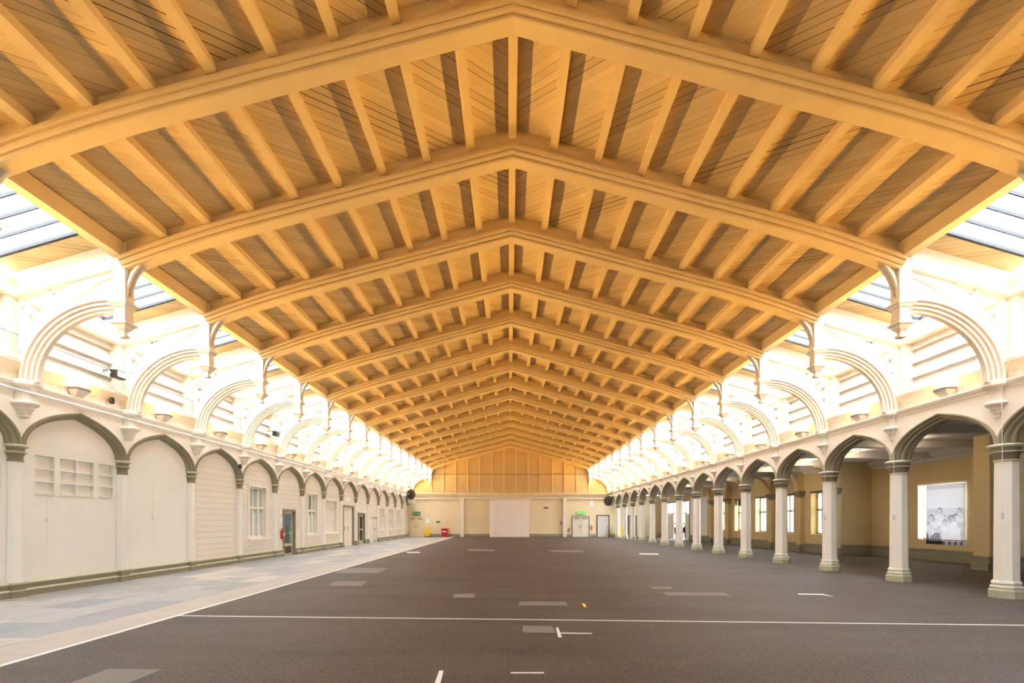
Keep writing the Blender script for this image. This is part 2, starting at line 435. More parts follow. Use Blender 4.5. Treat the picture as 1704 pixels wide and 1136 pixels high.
# ------------------------------------------------------------------ columns
def column(x, seg=8, half=False, a0=None):
    root = thing('arcade_column', '', 'column', (x, 0, 0))
    if half: a0c, arc, sg = -PI / 2, PI, seg // 2
    else: a0c, arc, sg = PI / 8, 2 * PI, seg
    L = lambda prof, s=sg, a=a0c: MB().lathe(prof, s, (0, 0), a, arc)
    k = 1 / math.cos(PI / 8)
    q = .72 if half else 1.0
    P = lambda prof: [(r_ * q, z_) for r_, z_ in prof]
    if half:
        MB().prism([(0, -.20), (.15, -.17), (.15, .17), (0, .20)], 'z', 0, .13).prism([(0, -.17), (.12, -.14), (.12, .14), (0, .17)], 'z', .13, .27).build('plinth', 'olive', root)
        MB().prism([(0, -.205), (.162, -.18), (.162, .18), (0, .205)], 'z', .13, .15).prism([(0, -.19), (.14, -.16), (.14, .16), (0, .19)], 'z', .27, .31).build('base_moulding', 'olive_light', root)
        L(P([(.196 * k, .31), (.182 * k, 2.84)])).build('shaft', 'wall', root)
    else:
        L([(.275 * k, 0), (.275 * k, .15), (.265 * k, .17), (.235 * k, .19)]).build('plinth', 'olive_light', root)
        L([(.235 * k, .19), (.25 * k, .21), (.25 * k, .235), (.215 * k, .26), (.215 * k, .28), (.235 * k, .30), (.225 * k, .33), (.20 * k, .36)]).build('base_moulding', 'stone_edge', root)
        L([(.196 * k, .36), (.182 * k, 2.82)]).build('shaft', 'column', root)
    s2 = 12 if half else 24
    R = lambda prof: MB().lathe(P(prof), s2, (0, 0), -PI / 2 if half else 0, arc)
    R([(.19, 2.85), (.195, 2.93), (.235, 2.99), (.235, 3.02), (.225, 3.03), (.225, 3.08), (.26, 3.12), (.262, 3.15), (.25, 3.18)]).build('capital', 'olive', root, True)
    R([(.19, 2.81), (.212, 2.82), (.212, 2.838), (.19, 2.85)]).build('neck_ring', 'olive' if half else 'stone_edge', root, True)
    R([(.235, 2.99), (.285, 2.998), (.288, 3.012), (.235, 3.025)]).build('lower_ring', 'olive_light' if half else 'stone_edge', root, True)
    R([(.25, 3.10), (.30, 3.12), (.31, 3.14), (.30, 3.155), (.25, 3.17)]).build('abacus', 'olive_light' if half else 'stone_edge', root, True)
    return root
cr = column(W + 0.05)
cl = column(-W - 0.1, half=True)
cl.name = 'engaged_column'
for i, n in enumerate(range(-1, N1)):
    o = cr if i == 0 else copy_tree(cr); o.location = (W + 0.05, YN(n), 0)
    pos = OVER if n < 0 else '%s whole one in view' % ORD[n]
    tag(o, 'cream octagonal right arcade column with olive capital, ' + pos, 'column', 'octagonal columns of the right arcade')
    o = cl if i == 0 else copy_tree(cl); o.location = (-W - 0.135, YN(n), 0)
    tag(o, 'slender cream engaged column on the left wall, ' + pos, 'column', 'engaged columns on the left wall')

# ------------------------------------------------------------------ openings of the left wall
XL = -W - 0.14
def wall_with_holes(mb, plane, thick, u0, u1, z0, z1, holes):    # boxes round the holes; plane = (x face toward the room)
    holes = sorted(holes); u = u0
    for (a, b_, c, d) in holes:
        mb.box(min(plane, plane + thick), max(plane, plane + thick), u, a, z0, z1)
        if c > z0: mb.box(min(plane, plane + thick), max(plane, plane + thick), a, b_, z0, c)
        if d < z1: mb.box(min(plane, plane + thick), max(plane, plane + thick), a, b_, d, z1)
        u = b_
    mb.box(min(plane, plane + thick), max(plane, plane + thick), u, u1, z0, z1)
blind = []
for k in (-1, 0):
    y = k * S
    blind += [(10.47 + y, 10.92 + y, 2.18, 3.02), (11.06 + y, 11.95 + y, 2.18, 3.02), (12.10 + y, 12.54 + y, 2.18, 3.02)]
y_split = YN(2)
mbw = MB(); wall_with_holes(mbw, XL, -0.12, YB, y_split, 0, 4.3, blind); mbw.box(XL - 0.3, XL - 0.13, YB, y_split, 0, 4.3)
struct(mbw.build('wall_left', 'wall'), 'smooth cream plaster wall under the nearest blind arches')
WINL = [(19.08, 20.38, 0.92, 2.96), (24.5, 25.82, 0.92, 2.98)]
DOORL = [(21.98, 23.1, 0, 2.09), (29.9, 31.8, 0, 2.55), (32.8, 34.2, 0, 2.08), (35.3, 37.5, 0, 1.95)]
PAN = [(26.95, 28.75, .95, 2.75)] + [(YN(n) + .65, YN(n) + 2.1, .95, 2.6) for n in (10, 11, 12)]
mbw = MB(); wall_with_holes(mbw, XL, -0.12, y_split, YE, 0, 4.3, WINL + DOORL + PAN)
wall_with_holes(mbw, XL - 0.12, -0.15, y_split, YE, 0, 4.3, WINL + DOORL)
struct(mbw.build('wall_left_boarded', 'hboards'), 'cream boarded wall under the further blind arches')
# blind window glazing bars
for k, y in ((0, -S), (1, 0)):
    r = thing('blind_window', ['painted over triple window at the very left edge, first bay', 'painted over triple window in the bay between the first two full columns on the left'][k], 'blind window', (XL, 11.5 + y, 2.18), group='painted over windows on the left wall')
    for a_, b_ in ((10.47, 10.92), (11.06, 11.95), (12.10, 12.54)):
        m = MB(); a1, b1 = a_ - 11.5, b_ - 11.5
        for z in (.28, .56): m.box(-.09, -.015, a1, b1, z - .016, z + .016)
        if b_ - a_ > .6: m.box(-.09, -.01, (a1 + b1) / 2 - .02, (a1 + b1) / 2 + .02, 0, .84)
        m.box(-.11, -.08, a1, b1, 0, .84)
        m.box(-.06, .02, a1, b1, 0, .03)
        m.build('glazing_bars', 'wall', r)

WN = [0]
def win_name():
    WN[0] += 1; return 'window_%d' % WN[0]
def casement(x, y0, y1, z0, z1, depth, lights, transom, label, sgn=-1, mat='cream', glz='glass', subbars=False):
    """window seen from the hall; x = wall face, sgn = outward direction"""
    m = MB(); d0, d1 = sorted((x + sgn * depth, x + sgn * (depth + .06)))
    m.box(d0, d1, y0, y0 + .06, z0, z1).box(d0, d1, y1 - .06, y1, z0, z1).box(d0, d1, y0, y1, z0, z0 + .07).box(d0, d1, y0, y1, z1 - .06, z1)
    for i in range(1, lights):
        yy = y0 + (y1 - y0) * i / lights; m.box(d0 - .01, d1 + .01, yy - .045, yy + .045, z0 + .01, z1 - .01)
    if transom: m.box(d0 - .02, d1 + .02, y0, y1, transom - .045, transom + .045)
    if subbars:
        for zz in (z0 + .42, z0 + .84): m.box(d0 + .01, d1 - .01, y0, y1, zz - .012, zz + .012)
    o = struct(m.build(win_name(), mat), label)
    xm = (d0 + d1) / 2
    MB().box(xm - .004, xm + .004, y0 + .03, y1 - .03, z0 + .03, z1 - .03).build('window_pane', glz, o)
    return o
for i, (a_, b_, c, d) in enumerate(WINL):
    o = casement(XL, a_, b_, c, d, .1, 3, 2.13, ['cream three light window on the left wall between two engaged columns', 'second three light window further along the left wall'][i], subbars=True)
    MB().box(XL, XL + .10, a_ - .12, b_ + .12, c - .1, c - .03).box(XL, XL + .04, a_ - .1, b_ + .1, d, d + .09).box(XL, XL + .03, a_ - .1, a_ - .0, c - .03, d).box(XL, XL + .03, b_, b_ + .1, c - .03, d).build('window_surround', 'cream', o)
    # room behind
    m = MB(); X0 = XL - .3
    if i == 0:
        m.box(X0 - 2.4, X0 - 2.3, 17, 40, 0, 3.4).box(X0 - 2.4, X0, 16.9, 17, 0, 3.4).box(X0 - 2.4, X0, 40, 40.1, 0, 3.4).box(X0 - 2.4, X0, 17, 40, 3.3, 3.4).box(X0 - 2.4, X0, 17, 40, -.1, 0).box(X0 - 2.4, X0, 28.5, 28.6, 0, 3.3)
        struct(m.build('wall_office', 'room'), 'plain rooms seen behind the left hand windows and doors')
    l = bpy.data.lights.new('office_light', 'AREA'); l.size = 1.5; l.energy = 5 * K; l.color = (.92, .97, 1)
    lo = bpy.data.objects.new('office_light', l); COL.objects.link(lo); lo.location = (X0 - 1.2, (a_ + b_) / 2, 3.2)
    lb = tag(MB().box(XL - .175, XL - .168, a_ + .02, b_ - .02, c, c + 1.0).build('roller_blind', 'signwhite'), ['white blind behind the lower half of the nearer left window', 'white blind behind the lower half of the further left window'][i], 'blind', 'white blinds behind the left windows', 'thing')
# panels
for i, (a_, b_, c, d) in enumerate(PAN):
    r = thing('boarded_window', 'cream boarded over window with projecting sill, %s along the left wall after the glazed ones' % ORD[i], 'boarded window', (XL, a_, c), group='boarded over windows on the left wall')
    MB().box(0, .08, -.08, b_ - a_ + .08, -.08, -.01).build('window_sill', 'column', r)
    m = MB()
    if i:
        for j in range(1, 3): m.box(-.1, -.05, (b_ - a_) * j / 3 - .03, (b_ - a_) * j / 3 + .03, 0, d - c)
        m.box(-.1, -.05, 0, b_ - a_, .8, .86)
    else: m.box(0, .04, -.02, b_ - a_ + .02, d - c, d - c + .06)
    m.build('frame', 'cream', r)

# skirting with gaps at the doors
def skirt(name, sgn, x, segs, mat_label, axis='y', extra=None, hs=1.0):
    prof_o = [(u_, z_ * hs) for u_, z_ in [(0, 0), (.10, 0), (.10, .13), (.055, .17), (.055, .26), (0, .30)]]
    r = None
    m = MB(); m2 = MB()
    for a_, b_ in segs:
        def P(u, z, c): return (x - sgn * u, c, z) if axis == 'y' else (c, x - sgn * u, z)
        m.loft([[P(u, z, a_) for u, z in prof_o], [P(u, z, b_) for u, z in prof_o]])
        pl = [(u_, z_ * hs) for u_, z_ in [(.0, .262), (.075, .262), (.085, .285), (.06, .305), (0, .315)]]
        m2.loft([[P(u, z, a_) for u, z in pl], [P(u, z, b_) for u, z in pl]])
        pl = [(u_, z_ * hs) for u_, z_ in [(.05, .125), (.112, .125), (.112, .140), (.06, .168)]]
        m2.loft([[P(u, z, a_) for u, z in pl], [P(u, z, b_) for u, z in pl]])
    if extra: extra(m, m2)
    o = struct(m.build(name, 'olive'), mat_label)
    m2.build('skirting_bead', 'olive_light' if hs == 1.0 else 'olive', o)
    return o
def gaps(a, b, holes):
    out = []; u = a
    for h in sorted(holes):
        if h[2] < .3: out.append((u, h[0] - .08)); u = h[1] + .08
    out.append((u, b)); return out
def plinths(m, m2):
    for n in range(-1, N1):
        y = YN(n)
        if any(h[0] - .3 < y < h[1] + .3 for h in DOORL): continue
        m.prism([(XL, y - .3), (XL + .26, y - .18), (XL + .26, y + .18), (XL, y + .3)], 'z', 0, .13)
        m2.prism([(XL, y - .29), (XL + .235, y - .16), (XL + .235, y + .16), (XL, y + .29)], 'z', .132, .155)
skirt('baseboard_left', -1, XL, gaps(YB, YE, DOORL), 'olive skirting with pale beads along the left wall', extra=None)

# doors on the left wall
DN = [0]
def door_name():
    DN[0] += 1; return 'door_%d' % DN[0]
def door_frame(x, y0, y1, z1, sgn, mat, label, wdt=.09):
    m = MB(); a_, b_ = sorted((x - sgn * .03, x + sgn * .14))
    m.box(a_, b_, y0 - wdt, y0 + .03, 0, z1 + wdt).box(a_, b_, y1 - .03, y1 + wdt, 0, z1 + wdt).box(a_, b_, y0, y1, z1 - .02, z1 + wdt)
    return struct(m.build(door_name(), mat), label)
d = door_frame(XL, 21.98, 23.1, 2.05, -1, 'olive', 'narrow glazed door with olive frame beside the red extinguisher')
lf = MB().box(XL - .12, XL - .08, 22.0, 22.12, 0, 2.05).box(XL - .12, XL - .08, 22.96, 23.08, 0, 2.05).box(XL - .12, XL - .08, 22.12, 22.96, 1.93, 2.05).box(XL - .12, XL - .08, 22.12, 22.96, 0, .55).box(XL - .12, XL - .08, 22.12, 22.96, 1.0, 1.08).build('door_leaf', 'olive_light', d)
MB().box(XL - .105, XL - .095, 22.12, 22.96, .55, 1.93).build('door_glass', 'glass', lf)
MB().box(XL - .08, XL - .07, 22.3, 22.75, 1.45, 1.85).build('door_notice', 'blue', lf)
MB().box(XL - .08, XL - .07, 22.35, 22.7, .98, 1.1).build('door_notice', 'green', lf)
MB().box(XL - .08, XL - .06, 22.15, 22.9, .1, .42).build('kick_plate', 'dark', lf)
MB().tube([(XL - .06, 22.2, .9), (XL - .02, 22.2, .9), (XL - .02, 22.2, 1.15), (XL - .06, 22.2, 1.15)], .012).build('door_handle', 'grey', lf)
d = door_frame(XL, 29.9, 31.8, 2.5, -1, 'olive', 'tall double door with olive frame on the left wall')
for a_, b_ in ((29.92, 30.84), (30.86, 31.78)):
    lf = MB().box(XL - .12, XL - .08, a_, b_, 0, 2.5).build('door_leaf', 'cream', d)
    m = MB()
    for z0, z1 in ((.15, .95), (1.1, 2.35)):
        m.box(XL - .08, XL - .055, a_ + .15, b_ - .15, z0, z0 + .03).box(XL - .08, XL - .055, a_ + .15, b_ - .15, z1 - .03, z1).box(XL - .08, XL - .055, a_ + .15, a_ + .18, z0, z1).box(XL - .08, XL - .055, b_ - .18, b_ - .15, z0, z1)
    m.build('door_panel', 'cream', lf)
    MB().box(XL - .08, XL - .05, a_ + .38 if a_ < 30 else a_ + .02, a_ + .42 if a_ < 30 else a_ + .06, 1.0, 1.25).build('door_handle', 'grey', lf)
d = door_frame(XL, 32.8, 34.2, 2.04, -1, 'olive', 'glazed door standing ajar under a cream hood on the left wall')
MB().box(XL, XL + .14, 32.65, 34.35, 2.15, 2.24).build('door_hood', 'cream', d)
m = MB(); m.box(XL - .6, XL - .56, 32.8, 34.2, 0, 2.04); m.build('dark_lobby', 'dark', d)
lf = MB(); t0 = (XL - .06, 34.15)
lf.box(XL - .12, XL - .08, 33.3, 33.4, 0, 2.02).box(XL - .12, XL - .08, 34.05, 34.18, 0, 2.02).box(XL - .12, XL - .08, 33.4, 34.05, 1.9, 2.02).box(XL - .12, XL - .08, 33.4, 34.05, 0, .25).box(XL - .12, XL - .08, 33.4, 34.05, .95, 1.05)
lf = lf.build('door_leaf', 'olive_light', d)
MB().box(XL - .105, XL - .095, 33.4, 34.05, .25, 1.9).build('door_glass', 'glass', lf)
d = door_frame(XL, 35.3, 37.5, 1.95, -1, 'cream', 'row of cream panelled double doors near the far end of the left wall')
for k in range(3):
    a_ = 35.3 + k * .73
    lf = MB().box(XL - .11, XL - .07, a_ + .01, a_ + .72, 0, 1.95).build('door_leaf', 'olive_light' if k == 2 else 'cream', d)
    MB().box(XL - .07, XL - .05, a_ + .12, a_ + .6, .2, .9).box(XL - .07, XL - .05, a_ + .12, a_ + .6, 1.05, 1.8).build('door_panel', 'cream', lf)
    MB().tube([(XL - .07, a_ + .64, 1.0), (XL - .02, a_ + .64, 1.0), (XL - .02, a_ + .56, 1.0)], .012).build('door_handle', 'grey', lf)

# extinguishers
def extinguisher(loc, label, x_to_wall):
    r = thing('fire_extinguisher', label, 'fire extinguisher', loc, group='wall hung fire extinguishers')
    MB().lathe([(.01, 0), (.075, .01), (.08, .04), (.08, .42), (.06, .5), (.025, .53), (.025, .56)], 16).build('cylinder_body', 'red', r, True)
    MB().box(-.02, .02, -.03, .09, .56, .59).box(-.015, .015, -.03, .1, .61, .63).build('valve_handle', 'black', r)
    MB().tube([(0, .03, .58), (0, .12, .5), (0, .11, .3), (0, .1, .15)], .012).build('hose', 'black', r)
    MB().box(-.081, .081, -.04, .04, .18, .34).build('label_band', 'signwhite', r)
    MB().box(min(0, x_to_wall), max(0, x_to_wall), -.02, .02, .42, .46).build('wall_bracket', 'grey', r)
    r.scale = (.78, .78, .78)
    return r
extinguisher((XL + .08, 21.72, .78), 'red fire extinguisher on the left wall beside the narrow glazed door', -.1)
def sign(name, x, y0, y1, z0, z1, mat, label, cat='sign', group=None, axis='x', th=.015, sgn=1):
    a_, b_ = sorted((x, x + sgn * th))
    o = MB().box(a_, b_, y0, y1, z0, z1) if axis == 'x' else MB().box(y0, y1, a_, b_, z0, z1)
    return tag(o.build(name, mat), label, cat, group, 'thing')
sign('wall_notice', XL, 21.55, 21.8, 1.5, 1.75, 'signwhite', 'small white notice above the fire extinguisher on the left wall', group='small notices on the walls')
sign('wall_notice', XL, 21.6, 21.78, 1.9, 2.1, 'signwhite', 'smaller white notice above another beside the narrow glazed door', group='small notices on the walls')
sign('wall_notice', XL, 30.3, 31.1, 2.85, 3.1, 'signwhite', 'white notice above the tall double door on the left wall', group='small notices on the walls')
sign('wall_notice', XL, 35.7, 36.9, 2.1, 2.2, 'cream', 'narrow cream board above the row of panelled doors', group='small notices on the walls')

# hanging cords
for y, z0, lab in ((10.72, .95, 'thin pull cord with knob hanging under the painted over triple window'), (13.9, 1.35, 'thin pull cord hanging on the blank plaster bay of the left wall')):
    r = thing('pull_cord', lab, 'cord', (XL + .03, y, z0), group='pull cords on the left wall')
    MB().tube([(0, 0, .05), (.01, .01, .6), (0, -.01, 1.0), (0, .02, 2.18 - z0 if y < 11 else 1.4)], .004).build('cord_line', 'wall', r)
    MB().ball((0, 0, .02), .022, 1.4).build('cord_knob', 'signwhite', r, True)
    MB().box(-.03, .0, -.015, .015, .62 if y < 11 else .3, .70 if y < 11 else .38).build('cleat', 'stone_edge', r)

# ------------------------------------------------------------------ cornice, frieze, clerestory, wall plate on both sides
def side_run(sgn):
    nm = 'left' if sgn < 0 else 'right'; q = .08 if sgn > 0 else 0
    def ext(poly, mat, name, lab, y0=YB, y1=YE):
        return struct(MB().loft([[(sgn * u, y0, z) for u, z in poly], [(sgn * u, y1, z) for u, z in poly]]).build(name, mat), lab)
    ext([(W + .3, 4.25), (W - .03 - q, 4.25), (W - .04 - q, 4.28), (W - .06 - q, 4.30), (W - .06 - q, 4.34), (W - .10 - q, 4.37), (W - .13 - q, 4.42), (W - .13 - q, 4.46), (W + .3, 4.48)], 'column', 'trim_1' if sgn < 0 else 'trim_2', 'cream cornice above the arches on the %s' % nm)
    ext([(W + .4, 4.46), (W + .02, 4.46), (W + .02, 4.68), (W + .4, 4.68)], 'vboards', 'wall_%s_frieze' % nm, 'cream boarded frieze behind the uplights on the %s' % nm)
    ext([(W + .5, 4.66), (W + .02, 4.66), (W + .0, 4.70), (W - .10, 4.82), (W - .12, 4.84), (W - .12, 4.87), (W + .18, 4.94), (W + .5, 4.94)], 'cream', 'trim_3' if sgn < 0 else 'trim_4', 'sloping cream sill under the boarded clerestory on the %s' % nm)
    m = MB(); z = 4.93
    while z < 6.3:
        z2 = min(z + .36, 6.36)
        m.prism([(sgn * (W + .16), z), (sgn * (W + .26), z2), (sgn * (W + .4), z2), (sgn * (W + .4), z)], 'y', YB, YE)
        z = z2
    struct(m.build('wall_%s_clerestory' % nm, 'white'), 'white lapped boards of the clerestory on the %s' % nm)
    ext([(W + .5, 6.18), (W + .0, 6.18), (W - .02, 6.2), (W - .02, 6.52), (W + .5, 6.46)], 'cream', 'trim_5' if sgn < 0 else 'trim_6', 'cream wall plate under the skylights on the %s' % nm)
side_run(-1); side_run(1)

# ------------------------------------------------------------------ ceiling boards and roof
for sgn in (-1, 1):
    nm = 'left' if sgn < 0 else 'right'
    m = MB(); xe = XP + .12
    m.prism([(0, zb(0)), (sgn * xe, zb(xe)), (sgn * xe, zb(xe) + .06), (0, zb(0) + .06)], 'y', YB, YE + .3)
    for n in range(N0, N1):                         # short boarded strips beside each rafter
        y1 = YN(n + 1); y0 = y1 - .62
        m.prism([(sgn * xe, zb(xe)), (sgn * (W + .1), zb(W + .1)), (sgn * (W + .1), zb(W + .1) + .06), (sgn * xe, zb(xe) + .06)], 'y', y0, y1)
        m.prism([(sgn * xe, zb(xe)), (sgn * (W + .1), zb(W + .1)), (sgn * (W + .1), zb(W + .1) + .06), (sgn * xe, zb(xe) + .06)], 'y', YN(n), YN(n) + .2)
    m.prism([(sgn * xe, zb(xe)), (sgn * (W + .1), zb(W + .1)), (sgn * (W + .1), zb(W + .1) + .06), (sgn * xe, zb(xe) + .06)], 'y', YN(N1), YE + .3)
    m.prism([(sgn * xe, zb(xe)), (sgn * (W + .1), zb(W + .1)), (sgn * (W + .1), zb(W + .1) + .06), (sgn * xe, zb(xe) + .06)], 'y', YB, YN(N0))
    struct(m.build('ceiling' if sgn < 0 else 'ceiling_right', 'boards'), 'diagonally boarded ceiling slope on the %s' % nm)
    for i, n in enumerate(range(N0, N1)):           # glazing
        y0, y1 = YN(n) + .2, YN(n + 1) - .62
        m = MB(); k = 5
        for j in range(k + 1):
            yy = y0 + (y1 - y0) * j / k
            wd = .03 if j in (0, k) else .014
            m.prism([(sgn * xe, zb(xe) - .015), (sgn * (W + .1), zb(W + .1) - .015), (sgn * (W + .1), zb(W + .1) + .05), (sgn * xe, zb(xe) + .05)], 'y', yy - wd, yy + wd)
        m.prism([(sgn * (xe), zb(xe)), (sgn * (xe + .06), zb(xe + .06)), (sgn * (xe + .06), zb(xe + .06) + .06), (sgn * xe, zb(xe) + .06)], 'y', y0, y1)
        m.prism([(sgn * (W + .04), zb(W + .04)), (sgn * (W + .1), zb(W + .1)), (sgn * (W + .1), zb(W + .1) + .06), (sgn * (W + .04), zb(W + .04) + .06)], 'y', y0, y1)
        o = struct(m.build(win_name(), 'bar'), 'sloping skylight on the %s, bay %d from the camera end' % (nm, i + 1))
        MB().prism([(sgn * xe, zb(xe) + .055), (sgn * (W + .1), zb(W + .1) + .055), (sgn * (W + .1), zb(W + .1) + .061), (sgn * xe, zb(xe) + .061)], 'y', y0, y1).build('window_pane', 'glass', o)

# ------------------------------------------------------------------ purlins, one length per bay
XS = [XP * i / 9 for i in range(9)]
def purlin_mesh(kind):
    m = MB()
    if kind == 'ridge': m.prism([(-.08, -.22), (.08, -.22), (.08, 0), (0, .02), (-.08, 0)], 'y', 0, S - .24)
    elif kind == 'side': m.prism([(-.075, -.20), (.075, -.20), (.075, 0), (-.075, 0)], 'y', 0, S - .24)
    else: m.prism([(-.12, -.31), (.10, -.31), (.10, .0), (-.12, .0)], 'y', 0, S - .24)
    return m
slope = math.atan(.291)
pm = {}
for kind, nm in (('ridge', 'ridge_beam'), ('side', 'purlin'), ('eave', 'eave_beam')):
    o = purlin_mesh(kind).build(nm, 'lamplit_cream'); pm[kind] = (o, o.data); 
used = set()
def put(kind, x, y, rot, label, cat, group, name):
    o, me = pm[kind]
    if kind in used: o = o.copy(); COL.objects.link(o)
    used.add(kind); o.location = (x, y, zb(x)); o.rotation_euler = (0, rot, 0)
    tag(o, label, cat, group, 'thing')
for bi, n in enumerate(range(-2, N1)):
    y = YN(n) + .12
    bay = 'in the %s roof bay from the camera' % ORD[bi]
    put('ridge', 0, y, 0, 'cream ridge beam %s' % bay, 'beam', 'ridge beams', 'ridge_beam')
    for sgn in (-1, 1):
        sd = 'left' if sgn < 0 else 'right'
        for i in range(1, 9):
            put('side', sgn * XS[i], y, sgn * slope, 'cream ceiling purlin, %s %s of the ridge, %s' % (ORD[i - 1], sd, bay), 'purlin', 'purlins under the boarded ceiling', 'purlin')
        put('eave', sgn * XP, y, 0, 'deep cream eave beam beside the %s skylight %s' % (sd, bay), 'beam', 'eave beams beside the skylights', 'eave_beam')

# ------------------------------------------------------------------ trusses
def rng(a, b, n): return [a + (b - a) * i / n for i in range(n + 1)]
def ell(cx, cz, a, b, t0, t1, n): return [(cx + a * math.cos(t), cz + b * math.sin(t)) for t in rng(t0, t1, n)]
def make_truss():
    root = thing('roof_truss', '', 'roof truss')
    xs = rng(-XP + .1, XP - .1, 48)
    m = MB(); 
    low = [(x, zu(x) + .16) for x in xs]; up = [(x, zb(x) + .0) for x in xs]
    for i in range(len(xs) - 1):
        m.prism([low[i], low[i + 1], up[i + 1], up[i]], 'y', -.11, .11)
    m.build('chord', 'lamplit_cream', root)
    hp = [(.12, 0), (.14, .015), (.14, .055), (.105, .058), (.105, .074), (.15, .08), (.172, .11), (.182, .145), (.145, .148), (.145, .165), (.205, .172), (.212, .20), (.212, .25), (.12, .27)]
    prof = [(-.12, 0)] + hp + [(-y_, d_) for y_, d_ in hp[::-1]][:-1]
    MB().sweep([(x, zu(x)) for x in xs], prof).build('chord_moulding', 'lamplit_cream', root)
    def both(m, name, mat='cream', smooth=False):
        m.build(name, mat, root, smooth); m.mirrored().build(name, mat, root, smooth)
    # outer rafter
    m = MB().prism([(XP + .1, zb(XP + .1) - .5), (W + .02, zb(W + .02) - .46), (W + .02, zb(W + .02)), (XP + .1, zb(XP + .1))], 'y', -.13, .13)
    both(m, 'rafter')
    # hanging post with mouldings and pendant
    q = lambda r: [(XP + r, r), (XP - r, r), (XP - r, -r), (XP + r, -r)]
    def post(levels):
        return MB().loft([[(x, y, z) for x, y in q(r)] for r, z in levels])
    both(post([(.125, 6.02), (.125, zb(XP) - .2), (.13, zb(XP) - .02)]), 'hanging_post')
    both(post([(.125, 5.98), (.15, 6.0), (.15, 6.03), (.185, 6.05), (.185, 6.09), (.15, 6.12), (.13, 6.15)]), 'post_capital')
    both(post([(.02, 5.36), (.07, 5.38), (.075, 5.43), (.045, 5.46), (.05, 5.5), (.10, 5.56), (.13, 5.62), (.165, 5.64), (.165, 5.68), (.12, 5.71), (.105, 5.98)]), 'pendant')
    # inner quarter brace toward the hall, with filled spandrel
    x0, z0 = XP - .12, 6.12; x1 = 7.22; z1 = zu(x1) + .03
    arc = ell(x1, z0, x0 - x1, z1 - z0, 0, PI / 2, 12)
    both(MB().sweep(arc, [(-.085, -.0), (.085, -.0), (.085, -.05), (-.085, -.05)]), 'inner_brace')
    m = MB()
    for i in range(len(arc) - 1):
        (xa, za), (xb, zb_) = arc[i], arc[i + 1]
        m.prism([(xa, za), (xb, zb_), (xb, zu(xb) + .1), (xa, zu(xa) + .1)] , 'y', -.04, .04)
    both(m, 'brace_spandrel')
    # great curved rib from post to corbel
    cx, cz = XP + .12, 4.46
    arc = ell(cx, cz, 9.90 - cx, 5.98 - cz, PI / 2, 0, 20)
    hp = [(.05, -.09), (.06, -.06), (.045, -.055), (.045, -.035), (.10, -.03), (.11, .005), (.08, .01), (.08, .03), (.145, .035), (.155, .07), (.12, .075), (.12, .095), (.19, .10), (.19, .135), (.05, .14)]
    prof = hp + [(-y_, d_) for y_, d_ in hp[::-1]]
    both(MB().sweep(arc, prof), 'curved_rib')
    orib = [(8.18, 6.62), (8.4, 6.54), (8.65, 6.4), (8.91, 6.2), (9.15, 6.0), (9.38, 5.78), (9.58, 5.52), (9.75, 5.25), (9.9, 4.9), (9.99, 4.6)]
    both(MB().sweep(orib, [(-.07, 0), (.07, 0), (.10, .03), (.10, .06), (.05, .10), (-.05, .10), (-.10, .06), (-.10, .03)]), 'outer_rib')
    outer = [(8.9, 6.62), (9.25, 6.38), (9.57, 6.11), (9.72, 5.94), (9.84, 5.75), (9.95, 5.56), (10.04, 5.35), (10.12, 5.1), (10.19, 4.83), (10.2, 4.46)]
    inner = ell(cx, cz, 9.96 - cx, 6.06 - cz, 0, PI / 2, 18)
    poly = outer + inner + [(8.18, 6.28), (8.8, 6.17), (8.18, 6.44), (8.18, 6.85)]
    both(MB().prism(poly, 'y', -.05, .05), 'web_panel')
    # small strut and sticks in the corner by the wall
    m = MB().prism([(9.72, 5.84), (10.17, 6.16), (10.17, 6.05), (9.78, 5.77)], 'y', -.05, .05)
    m.box(9.58, 9.63, -.04, .04, 6.0, 6.35).box(10.13, 10.2, -.06, .06, 5.1, 6.1)
    m.tube([(9.80, 0, 5.72), (9.95, 0, 5.80), (10.02, 0, 5.68), (10.13, 0, 5.70)], .022).tube([(9.45, 0, 6.30), (9.52, 0, 6.2), (9.68, 0, 6.22), (9.74, 0, 6.12)], .022)
    both(m, 'corner_strut')
    # corbel: half octagon on the wall
    k = 1 / math.cos(PI / 8)
    def hx(levels):
        c_ = W - .12
        return MB().loft([[(W, -r * k, z)] + [(c_ - r * math.sin(t) * k, -r * math.cos(t) * k, z) for t in [PI / 8 + PI / 4 * j for j in range(4)]] + [(W, r * k, z)] for r, z in levels])
    both(hx([(.04, 3.72), (.06, 3.74), (.06, 3.79), (.08, 3.81), (.085, 3.86), (.115, 3.89), (.12, 3.93), (.185, 3.98), (.205, 4.0), (.205, 4.03), (.14, 4.07), (.135, 4.07), (.135, 4.27), (.17, 4.31), (.23, 4.34), (.25, 4.38), (.25, 4.44), (.21, 4.48)]), 'corbel')
    # wall post
    m = MB().box(W + .05, W + .3, -.24, .24, 4.94, 6.2)
    both(m, 'wall_post')
    return root
tr = make_truss()
for i, n in enumerate(range(-2, N1 + 1)):
    o = tr if i == 0 else copy_tree(tr)
    o.location = (0, YN(n), 0)
    lab = 'cream roof truss with curved ribs and hanging posts, ' + ('directly overhead of the camera' if n < -1 else '%s in view from the camera' % ORD[n + 1])
    if n == N1: lab = 'cream roof truss standing against the gable of the end wall'
    tag(o, lab, 'roof truss', 'roof trusses of the hall')

